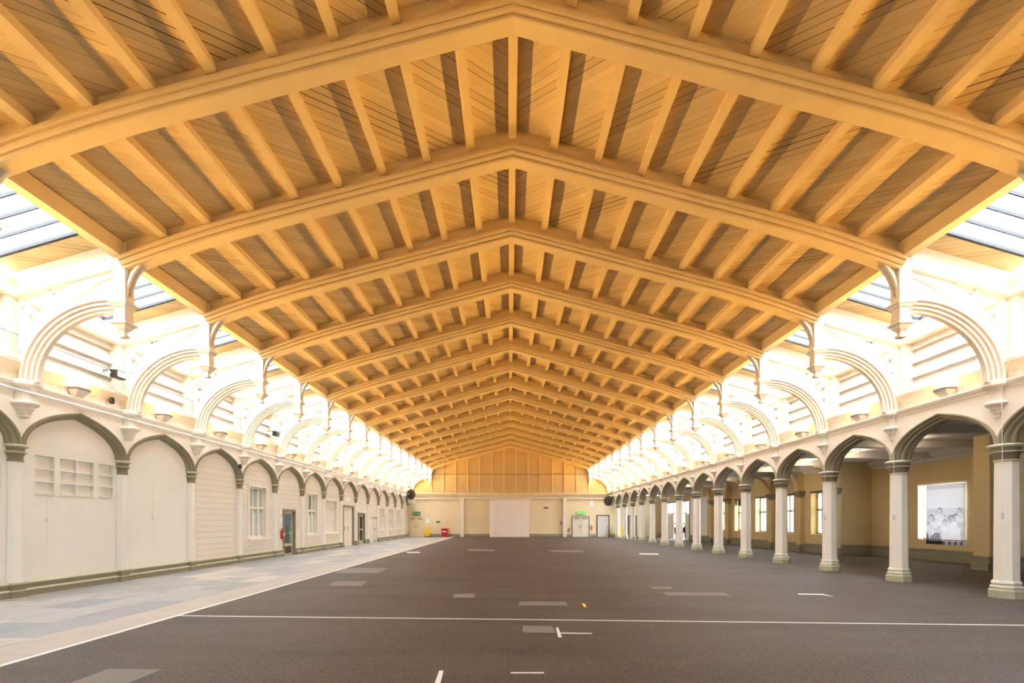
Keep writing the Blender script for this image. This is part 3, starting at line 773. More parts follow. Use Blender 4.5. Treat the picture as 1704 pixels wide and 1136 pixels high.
# ------------------------------------------------------------------ uplights
def make_uplight():
    r = thing('uplight', '', 'uplight')
    # local +x points into the hall
    m = MB(); 
    m.loft([[(0, -.07, -.12), (.08, -.07, -.12), (.08, .07, -.12), (0, .07, -.12)], [(0, -.17, .06), (.24, -.17, .06), (.24, .17, .06), (0, .17, .06)]])
    m.build('housing', 'cream', r)
    MB().box(.0, .03, -.17, .17, .06, .12).box(.21, .24, -.17, .17, .06, .12).box(.03, .21, -.17, -.14, .06, .12).box(.03, .21, .14, .17, .06, .12).build('rim', 'grey', r)
    MB().box(.03, .21, -.14, .14, .062, .075).build('lamp_glass', 'lampglow', r)
    l = bpy.data.lights.new('uplight_lamp', 'AREA'); l.shape = 'RECTANGLE'; l.size = .16; l.size_y = .26; l.energy = LAMP; l.color = LAMP_COL; l.spread = math.radians(66)
    lo = bpy.data.objects.new('uplight_lamp', l); COL.objects.link(lo); lo.parent = r
    l2 = bpy.data.lights.new('uplight_spill', 'POINT'); l2.energy = 15 * K; l2.color = (1, .42, .05); l2.shadow_soft_size = .05
    lp = bpy.data.objects.new('uplight_spill', l2); COL.objects.link(lp); lp.parent = r; lp.location = (.16, 0, .13)
    lo.location = (.12, 0, .13); lo.rotation_euler = (0, PI + 1.13, 0)
    return r
ul = make_uplight()

for i, n in enumerate(range(-3, N1)):
    for sgn in (-1, 1):
        o = ul if (i == 0 and sgn < 0) else copy_tree(ul)
        o.location = (sgn * (W + .0), YN(n) + S * .45, 4.56); o.rotation_euler = (0, 0, 0 if sgn < 0 else PI)
        tag(o, 'cream box uplight on the %s frieze, ' % ('left' if sgn < 0 else 'right') + ('nearer the camera than the first whole arch' if n < 0 else 'over the %s whole arch from the camera' % ORD[n]), 'uplight', 'uplights on the %s frieze' % ('left' if sgn < 0 else 'right'))

for sgn in (-1, 1):  # extra uplights added to deepen the orange of the gable corners
    o = copy_tree(ul); o.location = (sgn * W, 48.05, 4.56); o.rotation_euler = (0, 0, 0 if sgn < 0 else PI)
    tag(o, 'cream box uplight on the %s frieze, added in the corner to warm the end wall gable' % ('left' if sgn < 0 else 'right'), 'uplight', 'uplights on the %s frieze' % ('left' if sgn < 0 else 'right'))

# conduit along the left cornice
r = thing('conduit', 'long white conduit running along below the left cornice', 'pipe', (0, 0, 0))
MB().tube([(-W + .36, YB + .5, 4.20), (-W + .36, YE - .4, 4.20)], .022, 8).build('pipe_run', 'signwhite', r)
for n in range(-1, N1):
    MB().box(-W, -W + .38, YN(n) + S * .5 - .02, YN(n) + S * .5 + .02, 4.19, 4.21).build('pipe_clip', 'column', r)
r = thing('handrail_cable', 'thin pipe running along the left clerestory boards', 'pipe', (0, 0, 0))
MB().tube([(-W + .02, YB + .5, 5.42), (-W + .02, YE - .4, 5.42)], .014, 6).build('pipe_run', 'grey', r)
r = thing('cable', 'thin pipe running along the right cornice', 'pipe', (0, 0, 0))
MB().tube([(W - .04, YB + .5, 4.22), (W - .04, YE - .4, 4.22)], .01, 6).build('pipe_run', 'cream', r)
# cameras and flood heads on the left side
def camera_unit(loc, label, s=1):
    r = thing('security_camera', label, 'security camera', loc, group='security cameras on the left side')
    MB().box(-.12, -.02, -.03, .03, -.03, .03).build('camera_bracket', 'grey', r)
    MB().lathe([(.015, -.09), (.055, -.08), (.06, 0), (.05, .07), (.02, .08)], 12).build('camera_body', 'black', r, True)
camera_unit((-W + .13, YN(1) - .62, 4.62), 'small black camera on the left frieze before the second full column')
camera_unit((-W + .13, YN(3) - .35, 3.62 + .0), 'small black camera above the third full column on the left')
r = thing('flood_light', 'black and white flood light clamped to the left clerestory pipe', 'flood light', (-W + .12, YN(1) - .5, 5.3))
MB().box(-.02, .16, -.16, .16, -.1, .1).build('lamp_case', 'black', r, bevel=.02)
MB().box(.161, .17, -.13, .13, -.07, .07).build('lamp_front', 'signwhite', r)
MB().tube([(.02, -.17, .0), (-.06, -.17, .12), (-.06, .17, .12), (.02, .17, 0)], .012).box(-.3, -.04, -.02, .02, .10, .14).build('lamp_bracket', 'grey', r)
r = thing('flood_light', 'black flood light on the left clerestory pipe further down the hall', 'flood light', (-W + .12, YN(4) - .5, 5.3))
MB().box(-.02, .16, -.16, .16, -.1, .1).build('lamp_case', 'black', r, bevel=.02)
MB().tube([(.02, -.17, .0), (-.06, -.17, .12), (-.06, .17, .12), (.02, .17, 0)], .012).box(-.3, -.04, -.02, .02, .10, .14).build('lamp_bracket', 'grey', r)
# hanging wires at the right arcade
for i, n in enumerate((0, 1, 2)):
    r = thing('hanging_wire', 'thin wire hanging beside the %s full column of the right arcade' % ORD[i], 'wire', (W - .27, YN(n) - .22, 0), group='wires hanging by the right arcade')
    MB().tube([(0, 0, 4.3), (.01, 0, 3.0), (0, 0, 1.75)], .005, 5).build('wire_line', 'signwhite', r)
    MB().box(-.03, .03, -.02, .02, 1.62, 1.75).build('wire_switch', 'signwhite', r)

# ------------------------------------------------------------------ right aisle
XA = 15.2
pil_y = [22.4 + S * k for k in range(-0, 6)]
wy = [YN(n) for n in range(5, 10)]
holesR = [(y - .62, y + .62, .93, 3.04) for y in wy] + [(41.0, 47.2, 0, 3.35)]
m = MB(); wall_with_holes(m, XA, .45, 22.9, YE, 0, 4.4, holesR)
m.box(XA + .45, 17.4, 22.9, 23.3, 0, 4.4)
struct(m.build('wall_right_aisle', 'aisle'), 'ochre cream outer wall of the right aisle with windows')
XB = 17.1
holesB = [(18.2, 20.3, .82, 3.1), (10.8 + 1.6, 14.9, .82, 3.1)]
m = MB(); wall_with_holes(m, XB, .4, YB, 23.0, 0, 4.4, holesB)
for y in (15.9, 9.6, 3.0): m.box(15.2, XB, y - .55, y, 0, 4.4)
struct(m.build('wall_right_bay', 'aisle'), 'ochre cream recessed aisle wall holding the printed blind')
skirt('baseboard_right', 1, XA, [(22.9, 40.9), (47.3, YE)], 'dark olive skirting of the right aisle wall', hs=1.45)
skirt('baseboard_right_recess', 1, XB, [(YB, 2.4), (3.0, 9.0), (9.6, 15.3), (15.9, 22.9)], 'dark olive skirting of the recessed aisle wall', hs=1.45)
skirt('baseboard_right_return', 1, 22.9, [(XA - .1, XB)], 'dark olive skirting on the short return wall of the aisle', axis='x', hs=1.45)
for y in (15.9, 9.6, 3.0):
    skirt('baseboard_right_pier', 1, XA, [(y - .6, y + .0)], 'dark olive skirting round an aisle pier', hs=1.45)
    skirt('baseboard_right_pier_face', 1, y - .55, [(XA, XB)], 'dark olive skirting on the near face of an aisle pier', axis='x', hs=1.45)
# aisle pilasters with capitals
def pilaster(y, i):
    r = thing('aisle_pilaster', 'cream pilaster with dark capital and curved bracket on the aisle wall, %s from the camera' % ORD[i], 'pilaster', (XA, y, 0), group='pilasters of the right aisle wall')
    MB().box(-.22, 0, -.16, .16, .36, 2.8).build('shaft', 'aisle', r)
    MB().box(-.30, 0, -.22, .22, 0, .3).box(-.26, 0, -.19, .19, .3, .36).build('plinth', 'olive', r)
    MB().loft([[(0, -w_, z), (-d_, -w_, z), (-d_, w_, z), (0, w_, z)] for w_, d_, z in ((.17, .23, 2.8), (.18, .25, 2.9), (.24, .32, 2.95), (.24, .32, 3.0), (.21, .28, 3.02), (.27, .36, 3.08), (.27, .36, 3.14))]).build('capital', 'olive', r)
    arc = ell(-1.25, 3.14, 1.05, 1.05, 0, PI / 2, 10)
    MB().sweep(arc, [(-.1, 0), (.1, 0), (.1, .12), (-.1, .12)]).box(-.2, 0, -.1, .1, 3.14, 4.12).build('curved_bracket', 'aisle', r)
for i, y in enumerate(pil_y): pilaster(y, i)
# aisle ceiling with cross beams and cornice
m = MB().box(WF + TW, 17.5, YB, YE, 4.36, 4.6)
struct(m.build('ceiling_aisle', 'aisle_ceiling'), 'grey white flat ceiling of the right aisle')
bm_y = [22.4 + S * k for k in range(-8, 10)]
for i, y in enumerate([v for v in bm_y if 0 < v < YE]):
    xe = XA if y > 22.3 else XB
    o = MB().box(WF + TW, xe, y - .12, y + .12, 4.14, 4.36).box(WF + TW, xe, y - .16, y + .16, 4.30, 4.36).build('ceiling_beam', 'aisle_ceiling')
    tag(o, 'pale cross beam of the aisle ceiling, %s from the camera' % ORD[i], 'beam', 'cross beams of the aisle ceiling', 'thing')
for x, a_, b_, nm in ((XA, 22.9, YE, 'trim_7'), (XB, YB, 22.9, 'trim_8')):
    struct(MB().prism([(x, 4.0), (x - .05, 4.02), (x - .08, 4.14), (x - .2, 4.22), (x - .28, 4.36), (x, 4.36)], 'y', a_, b_).build(nm, 'aisle_ceiling'), 'pale cornice of the aisle ceiling')
# downlights
for i, (x, y) in enumerate(((13.4, 16.1), (13.55, 18.9), (13.45, 21.7), (13.4, 24.45), (13.1, 30.0), (13.1, 35.5))):
    r = thing('downlight', 'small round ceiling light in the aisle, %s from the camera' % ORD[i], 'ceiling light', (x, y, 4.36), group='downlights of the aisle')
    MB().lathe([(.11, 0), (.11, -.03), (.085, -.035)], 16).build('light_rim', 'white', r)
    MB().lathe([(.08, -.034), (.08, -.04)], 16).build('light_glass', 'downlight', r)
    l = bpy.data.lights.new('downlight_lamp', 'POINT'); l.energy = 6 * K; l.color = (1, .8, .5); l.shadow_soft_size = .06
    lo = bpy.data.objects.new('downlight_lamp', l); COL.objects.link(lo); lo.parent = r; lo.location = (0, 0, -.12)
# aisle windows
for i, y in enumerate(wy):
    o = casement(XA, y - .62, y + .62, .93, 3.04, .3, 3, 2.15, 'bright sash window of the right aisle, %s from the camera' % ORD[i], sgn=1, mat='olive')
    MB().box(XA - .04, XA + .02, y - .66, y + .66, 3.0, 3.07).build('blind_rail', 'black', o)
    if i == 3: MB().box(XA + .22, XA + .24, y - .58, y + .58, 2.62, 3.0).build('window_blind', 'black', o)
for i, (a_, b_, c, d) in enumerate(holesB):
    casement(XB, a_, b_, c, d, .25, 3, 2.3, 'large window in the recessed aisle wall, %s' % ['behind the printed blind', 'nearer the camera', 'nearest the camera'][i], sgn=1, mat='white')
portal('bay_window_portal', (XB + .5, 12, 2.0), (0, PI / 2, 0), 2.6, 18)
# printed blind
def print_mat():
    t = NT('printed_blind_fabric')
    df = t.n('ShaderNodeBsdfDiffuse'); tl = t.n('ShaderNodeBsdfTranslucent'); mx = t.n('ShaderNodeMixShader'); mx.inputs[0].default_value = .045
    df.inputs[0].default_value = srgb(225, 225, 232); tl.inputs[0].default_value = srgb(225, 225, 235)
    t.l(df.outputs[0], mx.inputs[1]); t.l(tl.outputs[0], mx.inputs[2]); t.l(mx.outputs[0], t.out.inputs[0]); return t
def ink(name, c, noise=None):
    t = print_mat(); t.m.name = name
    for nd in t.t.nodes:
        if nd.type in ('BSDF_DIFFUSE', 'BSDF_TRANSLUCENT'):
            if noise:
                pos, _ = t.coord(); no = t.n('ShaderNodeTexNoise', Scale=noise, Detail=6.0, Roughness=.7); t.l(pos, no.inputs['Vector'])
                rp = t.n('ShaderNodeValToRGB'); rp.color_ramp.elements[0].position = .42; rp.color_ramp.elements[1].position = .56
                rp.color_ramp.elements[0].color = tuple(v * .62 for v in c[:3]) + (1,); rp.color_ramp.elements[1].color = c
                t.l(no.outputs[0], rp.inputs[0]); t.l(rp.outputs[0], nd.inputs[0])
            else: nd.inputs[0].default_value = c
    return t.m
M['print'] = print_mat().m
M['ink_dark'] = ink('dark_print', srgb(92, 84, 104)); M['ink_mid'] = ink('mid_print', srgb(214, 216, 226), 9.0); M['ink_pale'] = ink('pale_print', srgb(228, 229, 236), 6.0); M['ink_head'] = ink('head_print', srgb(150, 152, 170), 22.0)
r = thing('printed_blind', 'white window blind printed with a grey crowd photograph, hanging in the aisle', 'blind', (XB - .03, 19.25, 0))
INKS = [ink('print_%d' % k, srgb(v, v, min(255, v + 9))) for k, v in enumerate((246, 226, 196, 158, 112, 60))]
def printed(y, z):                                   # grey level of the print, with shade painted along the foot of the sheet
    lv = 0 if z > 2.1 else 1
    if z > 2.86: lv = 1
    h = math.sin(y * 37.1 + 2 * math.sin(z * 23)) * math.sin(z * 41.3 - 2 * math.sin(y * 29)) + .5 * math.sin(y * 83 + 3 * math.sin(z * 70))
    base = 1.95 + .12 * math.sin(y * 4)
    if z < base: lv = 1 if h < .35 else 2
    def inside(cy, cz, ry, rz): return ((y - cy) / ry) ** 2 + ((z - cz) / rz) ** 2
    for cy, cz, r_ in ((.36, 1.70, .13), (-.02, 1.98, .115), (-.22, 1.56, .085), (-.42, 1.60, .08), (-.86, 1.98, .09), (.52, 1.46, .08), (-.62, 1.66, .07)):
        if inside(cy, cz - r_ * 3.0, r_ * 1.9, r_ * 2.1) < 1: lv = 0 if h < .45 else 2
        e = inside(cy, cz, r_, r_ * 1.3)
        if e < 1:
            lv = 1
            if z > cz + r_ * .55 or abs(y - cy) > r_ * .78: lv = 3
            elif y < cy - r_ * .3 + .02 * math.sin(z * 40): lv = 2
            if min(inside(cy + r_ * .38, cz, r_ * .17, r_ * .1), inside(cy - r_ * .32, cz, r_ * .17, r_ * .1)) < 1: lv = 3
            if inside(cy + .02, cz - r_ * .7, r_ * .3, r_ * .09) < 1: lv = 3
    if -.78 < y < -.40 and abs(z - 1.80 + (y + .6) * .25) < .045: lv = 3
    if -.05 < y < .5 and z < 1.2 - .9 * abs(y - .12) and z < 1.12: lv = 4 if math.sin(y * 60 + z * 22) < .55 else 1
    if y > .50 and z < 1.22 - (.66 - y) * 1.5: lv = 4
    if -.9 < y < -.1 and z < 1.42 - (y + .5) ** 2 * .8: lv = 0 if h < .9 else 1
    if z < .80: lv = 5 if y > -.15 else (4 if math.sin(y * 25) > .2 else 2)  # dark foot: shade where wall lies behind, painted into the sheet
    return lv
mb_ = MB(); ny, nz = 144, 208; y0_, y1_, z0_, z1_ = -1.10, .62, .66, 3.05; lv_ = []
for iz in range(nz + 1):
    for iy in range(ny + 1): mb_.v.append((0, y0_ + (y1_ - y0_) * iy / ny, z0_ + (z1_ - z0_) * iz / nz))
for iz in range(nz):
    for iy in range(ny):
        a_ = iz * (ny + 1) + iy; mb_.f.append((a_, a_ + 1, a_ + ny + 2, a_ + ny + 1))
        lv_.append(printed(y0_ + (y1_ - y0_) * (iy + .5) / ny, z0_ + (z1_ - z0_) * (iz + .5) / nz))
me_ = bpy.data.meshes.new('blind_sheet'); me_.from_pydata(mb_.v, [], mb_.f)
for m_ in INKS: me_.materials.append(m_)
for p_, l_ in zip(me_.polygons, lv_): p_.material_index = l_
o_ = bpy.data.objects.new('blind_sheet', me_); COL.objects.link(o_); o_.parent = r
MB().tube([(.0, -1.16, 3.08), (0, 1.05, 3.08)], .025, 8).build('blind_roller', 'signwhite', r)
MB().tube([(-.01, -1.12, .84), (-.01, 1.05, .84)], .014, 6).build('bottom_bar', 'dark', r)

# second blind at the very right edge
r2 = thing('plain_blind', 'pale plain window blind at the right edge behind the nearest full column', 'blind', (XB - .03, 13.65, 0))
MB().box(-.006, 0, -1.2, 1.2, .85, 3.02).build('blind_sheet', 'print', r2)
MB().tube([(-.01, -1.22, .85), (-.01, 1.22, .85)], .016, 6).build('bottom_bar', 'dark', r2)
extinguisher((XA - .32, 22.65, .6), 'dark red extinguisher low by the corner of the aisle wall', .32)
sign('wall_notice', XA, 22.95, 23.2, 1.1, 1.4, 'purple', 'lilac and white notice on the aisle wall near the corner', group='small notices on the walls', sgn=-1)
sign('wall_notice', XA, 22.9, 23.2, 1.8, 2.1, 'signwhite', 'faint notice above the lilac notice by the aisle corner', group='small notices on the walls', sgn=-1)

tag(MB().box(XA - .04, XA, 37.2, 40.7, .34, 3.5).build('glare_panel', 'signwhite'), 'large white panel painted as glare on the aisle wall beside the glazed doorway', 'board', None, 'thing')  # bright glare on the aisle wall, put in as a white panel
# doorway to the outside
d = door_frame(XA, 41.0, 47.2, 3.3, 1, 'olive', 'wide glazed doorway to the outside on the right aisle')
m = MB()
for y in (42.1, 45.2): m.box(XA + .05, XA + .12, y - .05, y + .05, 0, 3.3)
m.box(XA + .05, XA + .12, 41.0, 47.2, 2.25, 2.33); m.build('door_mullions', 'olive', d)
MB().box(XA + .08, XA + .09, 41.0, 47.2, 2.33, 3.3).build('door_glass', 'glass', d)
for a_, b_ in ((41.05, 42.05), (45.25, 46.2), (46.22, 47.15)):
    lf = MB().box(XA + .06, XA + .1, a_, b_, .02, 2.24).build('door_leaf', 'cream', d)
    MB().box(XA + .02, XA + .06, a_ + .08, a_ + .12, .95, 1.2).build('door_handle', 'grey', lf)
struct(MB().box(XA + .5, XA + 14, 30, 64, -.5, -.3).build('floor_outside', 'concrete'), 'pale paved ground outside the doorway')

def person(loc, label, pose=0, rz=0):
    r = thing('person', label, 'person', loc, rz, group='people outside the aisle doorway')
    def skin(name, verts, edges, rad, mat, sub=1):
        me = bpy.data.meshes.new(name); me.from_pydata(verts, edges, []); me.materials.append(M[mat])
        o = bpy.data.objects.new(name, me); COL.objects.link(o); o.parent = r
        mo = o.modifiers.new('skin', 'SKIN')
        sv = me.skin_vertices[0] if me.skin_vertices else None
        if sv is None:
            bm = bmesh.new(); bm.from_mesh(me); bm.verts.layers.skin.verify(); bm.to_mesh(me); bm.free(); sv = me.skin_vertices[0]
        for i, q_ in enumerate(rad): sv.data[i].radius = (q_, q_ * .8)
        sv.data[0].use_root = True
        o.modifiers.new('sub', 'SUBSURF').levels = sub; o.modifiers['sub'].render_levels = sub
        return o
    s = .06 + .05 * pose
    V = [(0, 0, .92), (0, 0, 1.15), (0, 0, 1.38), (0, -.01, 1.48), (0, -.02, 1.56), (0, -.015, 1.66),
         (.19, 0, 1.38), (.24, -.02, 1.12), (.22, -.14 - s, .90), (-.19, 0, 1.38), (-.25, 0, 1.12), (-.22, -.10, .88),
         (.1, 0, .88), (.11, -.04, .48), (.12, .02, .08), (.12, -.12, .04), (-.1, 0, .88), (-.11, .03, .48), (-.12, .12, .08), (-.12, 0, .04)]
    E = [(0, 1), (1, 2), (2, 3), (3, 4), (4, 5), (2, 6), (6, 7), (7, 8), (2, 9), (9, 10), (10, 11), (0, 12), (12, 13), (13, 14), (14, 15), (0, 16), (16, 17), (17, 18), (18, 19)]
    R = [.14, .13, .13, .05, .085, .075, .055, .042, .03, .055, .042, .03, .085, .06, .042, .035, .085, .06, .042, .035]
    skin('body', V, E, R, 'skin')
    keep = [i for i in range(20) if i not in (4, 5)]
    idx = {v: i for i, v in enumerate(keep)}
    skin('clothing', [V[i] for i in keep], [(idx[a_], idx[b_]) for a_, b_ in E if a_ in idx and b_ in idx],
         [{3: .06, 8: .028, 11: .028}.get(i, R[i] + .018) for i in keep], 'cloth')
    MB().ball((0, .015, 1.64), .10, 1.15).build('hair', 'cloth', r, True)
    for s_ in (-1, 1): MB().tube([(s_ * .22, -.14 if s_ < 0 else -.2, .86), (s_ * .21, -.17 if s_ < 0 else -.22, .80)], [.022, .01]).build('hand', 'skin', r)
person((16.17, 47.5, -.3), 'person in black standing outside the aisle doorway, left of the two', 0, .5)
person((16.86, 46.9, -.3), 'person in dark clothes standing outside the aisle doorway, right of the two', 1, -.6)

# ------------------------------------------------------------------ end wall
m = MB().box(-W - .5, 18, YE, YE + .3, 0, 4.2)
M['wall_end'] = paint('yellow_cream_wall_paint', srgb(232, 213, 172), 0.75, 0.05, 0.1, 0.8)
struct(m.build('wall_back', 'wall_end'), 'cream lower end wall of the hall')
m = MB().prism([(-W - .5, 4.2), (W + .5, 4.2), (W + .5, zb(W + .5) + .05), (0, zb(0) + .05), (-W - .5, zb(W + .5) + .05)], 'y', YE, YE + .3)
struct(m.build('wall_back_gable', 'gable'), 'boarded gable of the end wall')
k0 = -8.0
for i in range(14):
    x = k0 + i * 1.228
    o = MB().box(x - .05, x + .05, YE - .06, YE, 4.5, zb(x) - .25).build('gable_batten', 'batten')
    tag(o, 'upright cream batten on the gable boards, %s from the left' % ORD[i], 'batten', 'battens on the gable', 'thing')
struct(MB().box(-8.05, 8.05, YE - .09, YE, 6.33, 6.37).build('trim_9', 'olive'), 'thin olive bar across the gable')  # olive bar drawn where a thin dark line crosses the gable
m = MB()
m.loft([[(x, y, z) for y, z in ((YE, 4.05), (YE - .1, 4.08), (YE - .14, 4.2), (YE - .22, 4.28), (YE - .25, 4.44), (YE, 4.48))] for x in (-W, W)])
struct(m.build('trim_10', 'wall_end'), 'deep cream cornice across the end wall')
r = thing('conduit', 'cream pipe running across the end wall below its cornice', 'pipe'); MB().tube([(-W + .4, YE - .12, 3.88), (W - .5, YE - .12, 3.88)], .05, 8).build('pipe_run', 'cream', r)
# projecting centre board and pilasters
r = thing('partition_box', 'large pinkish white boxed panel in the middle of the end wall', 'panel', (0, 0, 0))
MB().box(-2.07, 1.93, YE - .45, YE, 0, 3.78).build('board', 'panelwhite', r)
MB().box(-1.45, 1.40, YE - .47, YE - .45, 3.0, 3.03).box(-1.45, -1.42, YE - .47, YE - .45, 0, 3.0).box(-1.15, -1.13, YE - .47, YE - .45, 0, 3.0).build('panel_bead', 'stone_edge', r)
for x, lab in ((-4.85, 'cream pilaster on the end wall left of the boxed panel'), (5.5, 'cream pilaster on the end wall right of the boxed panel')):
    r = thing('wall_pilaster', lab, 'pilaster', (x, YE, 0), group='pilasters on the end wall')
    MB().box(-.16, .16, -.28, 0, .3, 3.95).build('shaft', 'cream', r)
    MB().box(-.2, .2, -.32, 0, 0, .3).build('plinth', 'stone_edge', r)
skirt('baseboard_back', 1, YE, [(-8.5, -5.06), (-4.64, -2.08), (1.94, 5.29), (5.71, 6.2), (8.1, 8.72), (10.08, 12)], 'olive skirting of the end wall', axis='x')
def end_door(x0, x1, z1, leaves, fm, lm, label):
    m = MB(); m.box(x0 - .08, x0, YE - .05, YE, 0, z1 + .08).box(x1, x1 + .08, YE - .05, YE, 0, z1 + .08).box(x0, x1, YE - .05, YE, z1, z1 + .08)
    d = struct(m.build(door_name(), fm), label); wd = (x1 - x0) / leaves
    for k in range(leaves):
        lf = MB().box(x0 + k * wd + .01, x0 + (k + 1) * wd - .01, YE - .03, YE - .002, .01, z1).build('door_leaf', lm, d)
        xh = x0 + (k + 1) * wd - .1 if k % 2 == 0 else x0 + k * wd + .1
        MB().box(xh - .03, xh + .03, YE - .06, YE - .03, .95, 1.15).build('door_handle', 'grey', lf)
        if leaves == 2: MB().box(x0 + k * wd + .15, x0 + (k + 1) * wd - .15, YE - .07, YE - .03, z1 - .2, z1 - .1).build('door_closer', 'grey', lf)
    return d
end_door(6.32, 7.95, 2.03, 2, 'olive', 'stone_edge', 'double door with olive frame under an exit sign on the end wall')
end_door(8.84, 9.98, 2.12, 1, 'black', 'white', 'white single door with black frame at the right of the end wall')
end_door(-10.2, -8.8, 1.98, 2, 'stone_edge', 'wall_end', 'cream double door in the left corner of the end wall')
end_door(12.0, 12.75, 2.1, 1, 'dark', 'olive', 'grey door at the far end of the right aisle')
def exit_sign(x, z, w_, label, lit):
    r = thing('exit_sign', label, 'exit sign', (x, YE - .1, z), group='exit signs on the end wall')
    MB().box(-w_ / 2, w_ / 2, -.03, .1, 0, .34).build('sign_case', 'green' if not lit else 'signlit', r)
    m = MB(); 
    def st(x0, x1, z0, z1): m.box(x0, x1, -.036, -.03, z0, z1)
    u = w_ / 10
    st(1.2 * u, 1.5 * u, .08, .26); st(1.0 * u, 2.4 * u, .12, .16)                       # running figure bars
    st(2.0 * u, 2.3 * u, .05, .2); st(1.3 * u, 1.9 * u, .2, .24)
    st(3.3 * u, 3.6 * u, .05, .29); st(3.6 * u, 4.4 * u, .26, .29); st(4.1 * u, 4.4 * u, .05, .29)
    st(-1.2 * u, .3 * u, .15, .18); st(-1.4 * u, -.9 * u, .12, .21)                      # arrow
    # EXIT
    for k, L in enumerate('EXIT'):
        x0 = (-4.6 + k * .85) * u; x1 = x0 + .6 * u
        if L == 'E': st(x0, x0 + .15 * u, .08, .26); st(x0, x1, .08, .105); st(x0, x1, .157, .182); st(x0, x1, .235, .26)
        elif L == 'X':
            m.prism([(x0, .08), (x0 + .15 * u, .08), (x1, .26), (x1 - .15 * u, .26)], 'y', -.036, -.03); m.prism([(x1, .08), (x1 - .15 * u, .08), (x0, .26), (x0 + .15 * u, .26)], 'y', -.036, -.03)
        elif L == 'I': st(x0 + .2 * u, x0 + .38 * u, .08, .26)
        else: st(x0 + .22 * u, x0 + .38 * u, .08, .26); st(x0, x1, .235, .26)
    m.build('sign_lettering', 'signwhite', r)
exit_sign(7.2, 2.28, .95, 'lit green exit sign above the olive framed double door on the end wall', True)
exit_sign(-9.5, 2.2, .8, 'pale exit sign above the double door in the left corner', False)
sign('wall_notice', YE, -7.5, -7.1, 1.42, 1.6, 'green', 'small green and white notice on the end wall above the red bin', group='small notices on the walls', axis='y', sgn=-1)
sign('wall_notice', YE, 5.05, 5.3, 1.2, 1.6, 'purple', 'lilac notice beside the right pilaster of the end wall', group='small notices on the walls', axis='y', sgn=-1)
sign('wall_notice', YE, 8.05, 8.45, 3.1, 3.7, 'signwhite', 'pink and white notice high above the end wall doors', group='small notices on the walls', axis='y', sgn=-1)
sign('wall_notice', YE, -8.6, -8.2, 1.4, 1.85, 'signwhite', 'small framed notice beside the left corner door', group='small notices on the walls', axis='y', sgn=-1)
extinguisher((5.95, YE - .12, .5), 'fire extinguisher on the end wall beside the right pilaster', .0)
extinguisher((8.25, YE - .12, .7), 'fire extinguisher on the end wall between the two doors', .0)
r = thing('wall_vent', 'small dark round wall fitting high right of the boxed panel', 'wall fitting', (3.65, YE - .02, 2.95))
MB().loft([[(.25 * math.cos(t), 0, .07 * math.sin(t)) for t in rng(0, 2 * PI, 12)[:-1]], [(.15 * math.cos(t), -.15, .05 * math.sin(t) - .03) for t in rng(0, 2 * PI, 12)[:-1]]]).build('fitting_body', 'dark', r)
r = thing('loudspeaker', 'cream box loudspeaker high in the left corner of the end wall', 'loudspeaker', (-9.85, YE - .9, 3.35))
MB().box(-.3, .35, -.3, .3, 0, .85).build('cabinet', 'cream', r, bevel=.03)
MB().box(-.24, .29, -.33, -.30, .08, .75).build('speaker_grille', 'cream', r)
MB().box(-.05, .05, .3, .9, .1, .2).build('wall_bracket', 'grey', r)
def fan(loc, label):
    s_ = 1 if loc[0] > 0 else -1
    r = thing('fan_heater', label, 'fan heater', loc, group='dark round heaters at the end of the hall')
    rg = lambda rad, y: [(rad * math.cos(t), y, rad * 1.25 * math.sin(t)) for t in rng(0, 2 * PI, 20)[:-1]]
    MB().loft([rg(.3, .2), rg(.4, .1), rg(.42, -.1), rg(.36, -.2)]).build('casing', 'dark', r, True)
    m = MB()
    for k in range(6):
        a_ = k * PI / 6; m.tube([(-.34 * math.cos(a_), -.22, -.42 * math.sin(a_)), (.34 * math.cos(a_), -.22, .42 * math.sin(a_))], .012, 5)
    m.build('guard', 'black', r)
    MB().box(-.04, .04, -.04, .04, .4, .75).box(min(0, .5 * s_), max(0, .5 * s_), -.03, .03, .68, .74).build('hanging_bracket', 'dark', r)
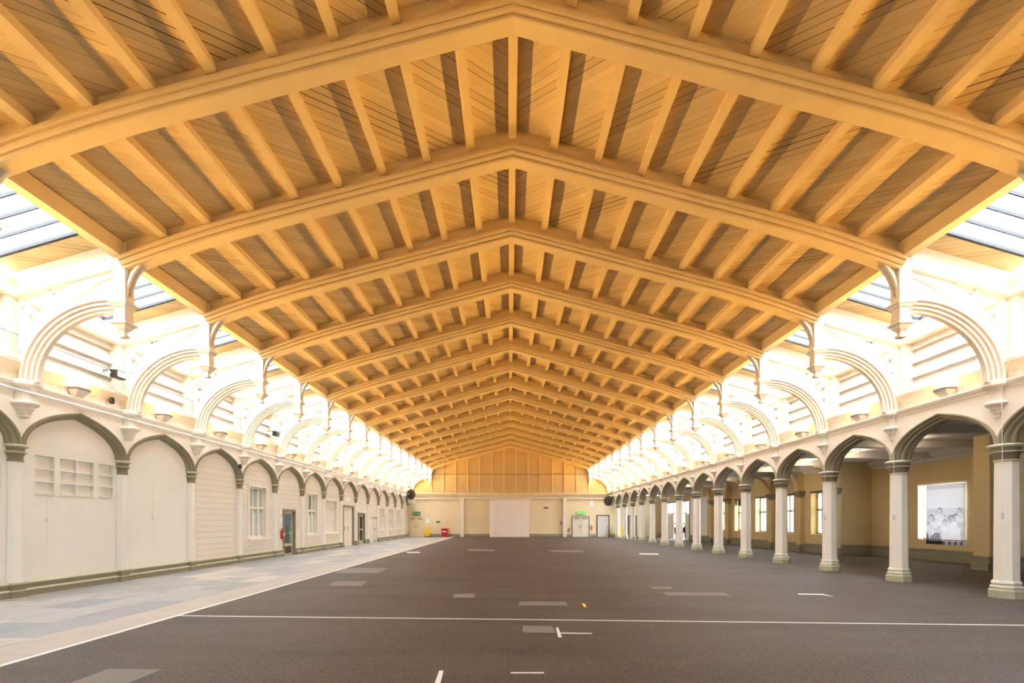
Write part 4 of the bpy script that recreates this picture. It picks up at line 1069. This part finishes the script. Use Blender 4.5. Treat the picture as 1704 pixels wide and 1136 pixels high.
fan((9.68, 47.8, 3.6), 'dark round heater hung at the far end of the right arcade')
fan((-9.65, 47.1, 4.2), 'dark round heater hung at the far end of the left wall')
# bin and trolleys
r = thing('storage_bin', 'red bin with white label standing against the end wall', 'bin', (-6.55, YE - .45, 0))
MB().loft([[(-.29, -.25, 0), (.29, -.25, 0), (.29, .25, 0), (-.29, .25, 0)], [(-.32, -.28, .72), (.32, -.28, .72), (.32, .28, .72), (-.32, .28, .72)]]).build('body', 'red', r)
MB().box(-.34, .34, -.3, .3, .72, .86).build('lid', 'red', r, bevel=.03)
MB().box(-.2, .2, -.29, -.275, .5, .6).build('label_plate', 'signwhite', r)
def trolley(loc, label):
    r = thing('mop_trolley', label, 'cleaning trolley', loc, group='yellow mop trolleys')
    MB().loft([[(-.22, -.18, .1), (.22, -.18, .1), (.22, .18, .1), (-.22, .18, .1)], [(-.3, -.24, .5), (.3, -.24, .5), (.3, .24, .5), (-.3, .24, .5)]]).build('bucket', 'yellow', r, bevel=.03)
    MB().loft([[(-.14, -.12, .5), (.26, -.12, .5), (.26, .2, .5), (-.14, .2, .5)], [(-.2, -.1, .95), (.2, -.1, .95), (.2, .2, .95), (-.2, .2, .95)]]).build('wringer', 'yellow', r, bevel=.03)
    MB().tube([(-.15, .2, .5), (-.15, .24, 1.1), (.15, .24, 1.1), (.15, .2, .5)], .02).build('handle', 'yellow', r)
    for x in (-.2, .2):
        for y in (-.16, .16): MB().lathe([(.05, 0), (.05, .1)], 10, (x, y)).build('wheel', 'black', r)
trolley((-8.3, YE - .7, 0), 'yellow mop trolley standing by the left corner door of the end wall')
trolley((11.0, YE - 1.0, 0), 'yellow mop trolley behind the last columns of the right arcade')

# wall closing the hall behind the camera and the aisle
struct(MB().box(-W - .5, 17.5, YB - .3, YB, 0, 4.4).prism([(-W - .5, 4.4), (W + .5, 4.4), (W + .5, zb(W + .5)), (0, zb(0) + .06), (-W - .5, zb(W + .5))], 'y', YB - .3, YB).build('wall_front', 'wall'), 'plain wall behind the camera')
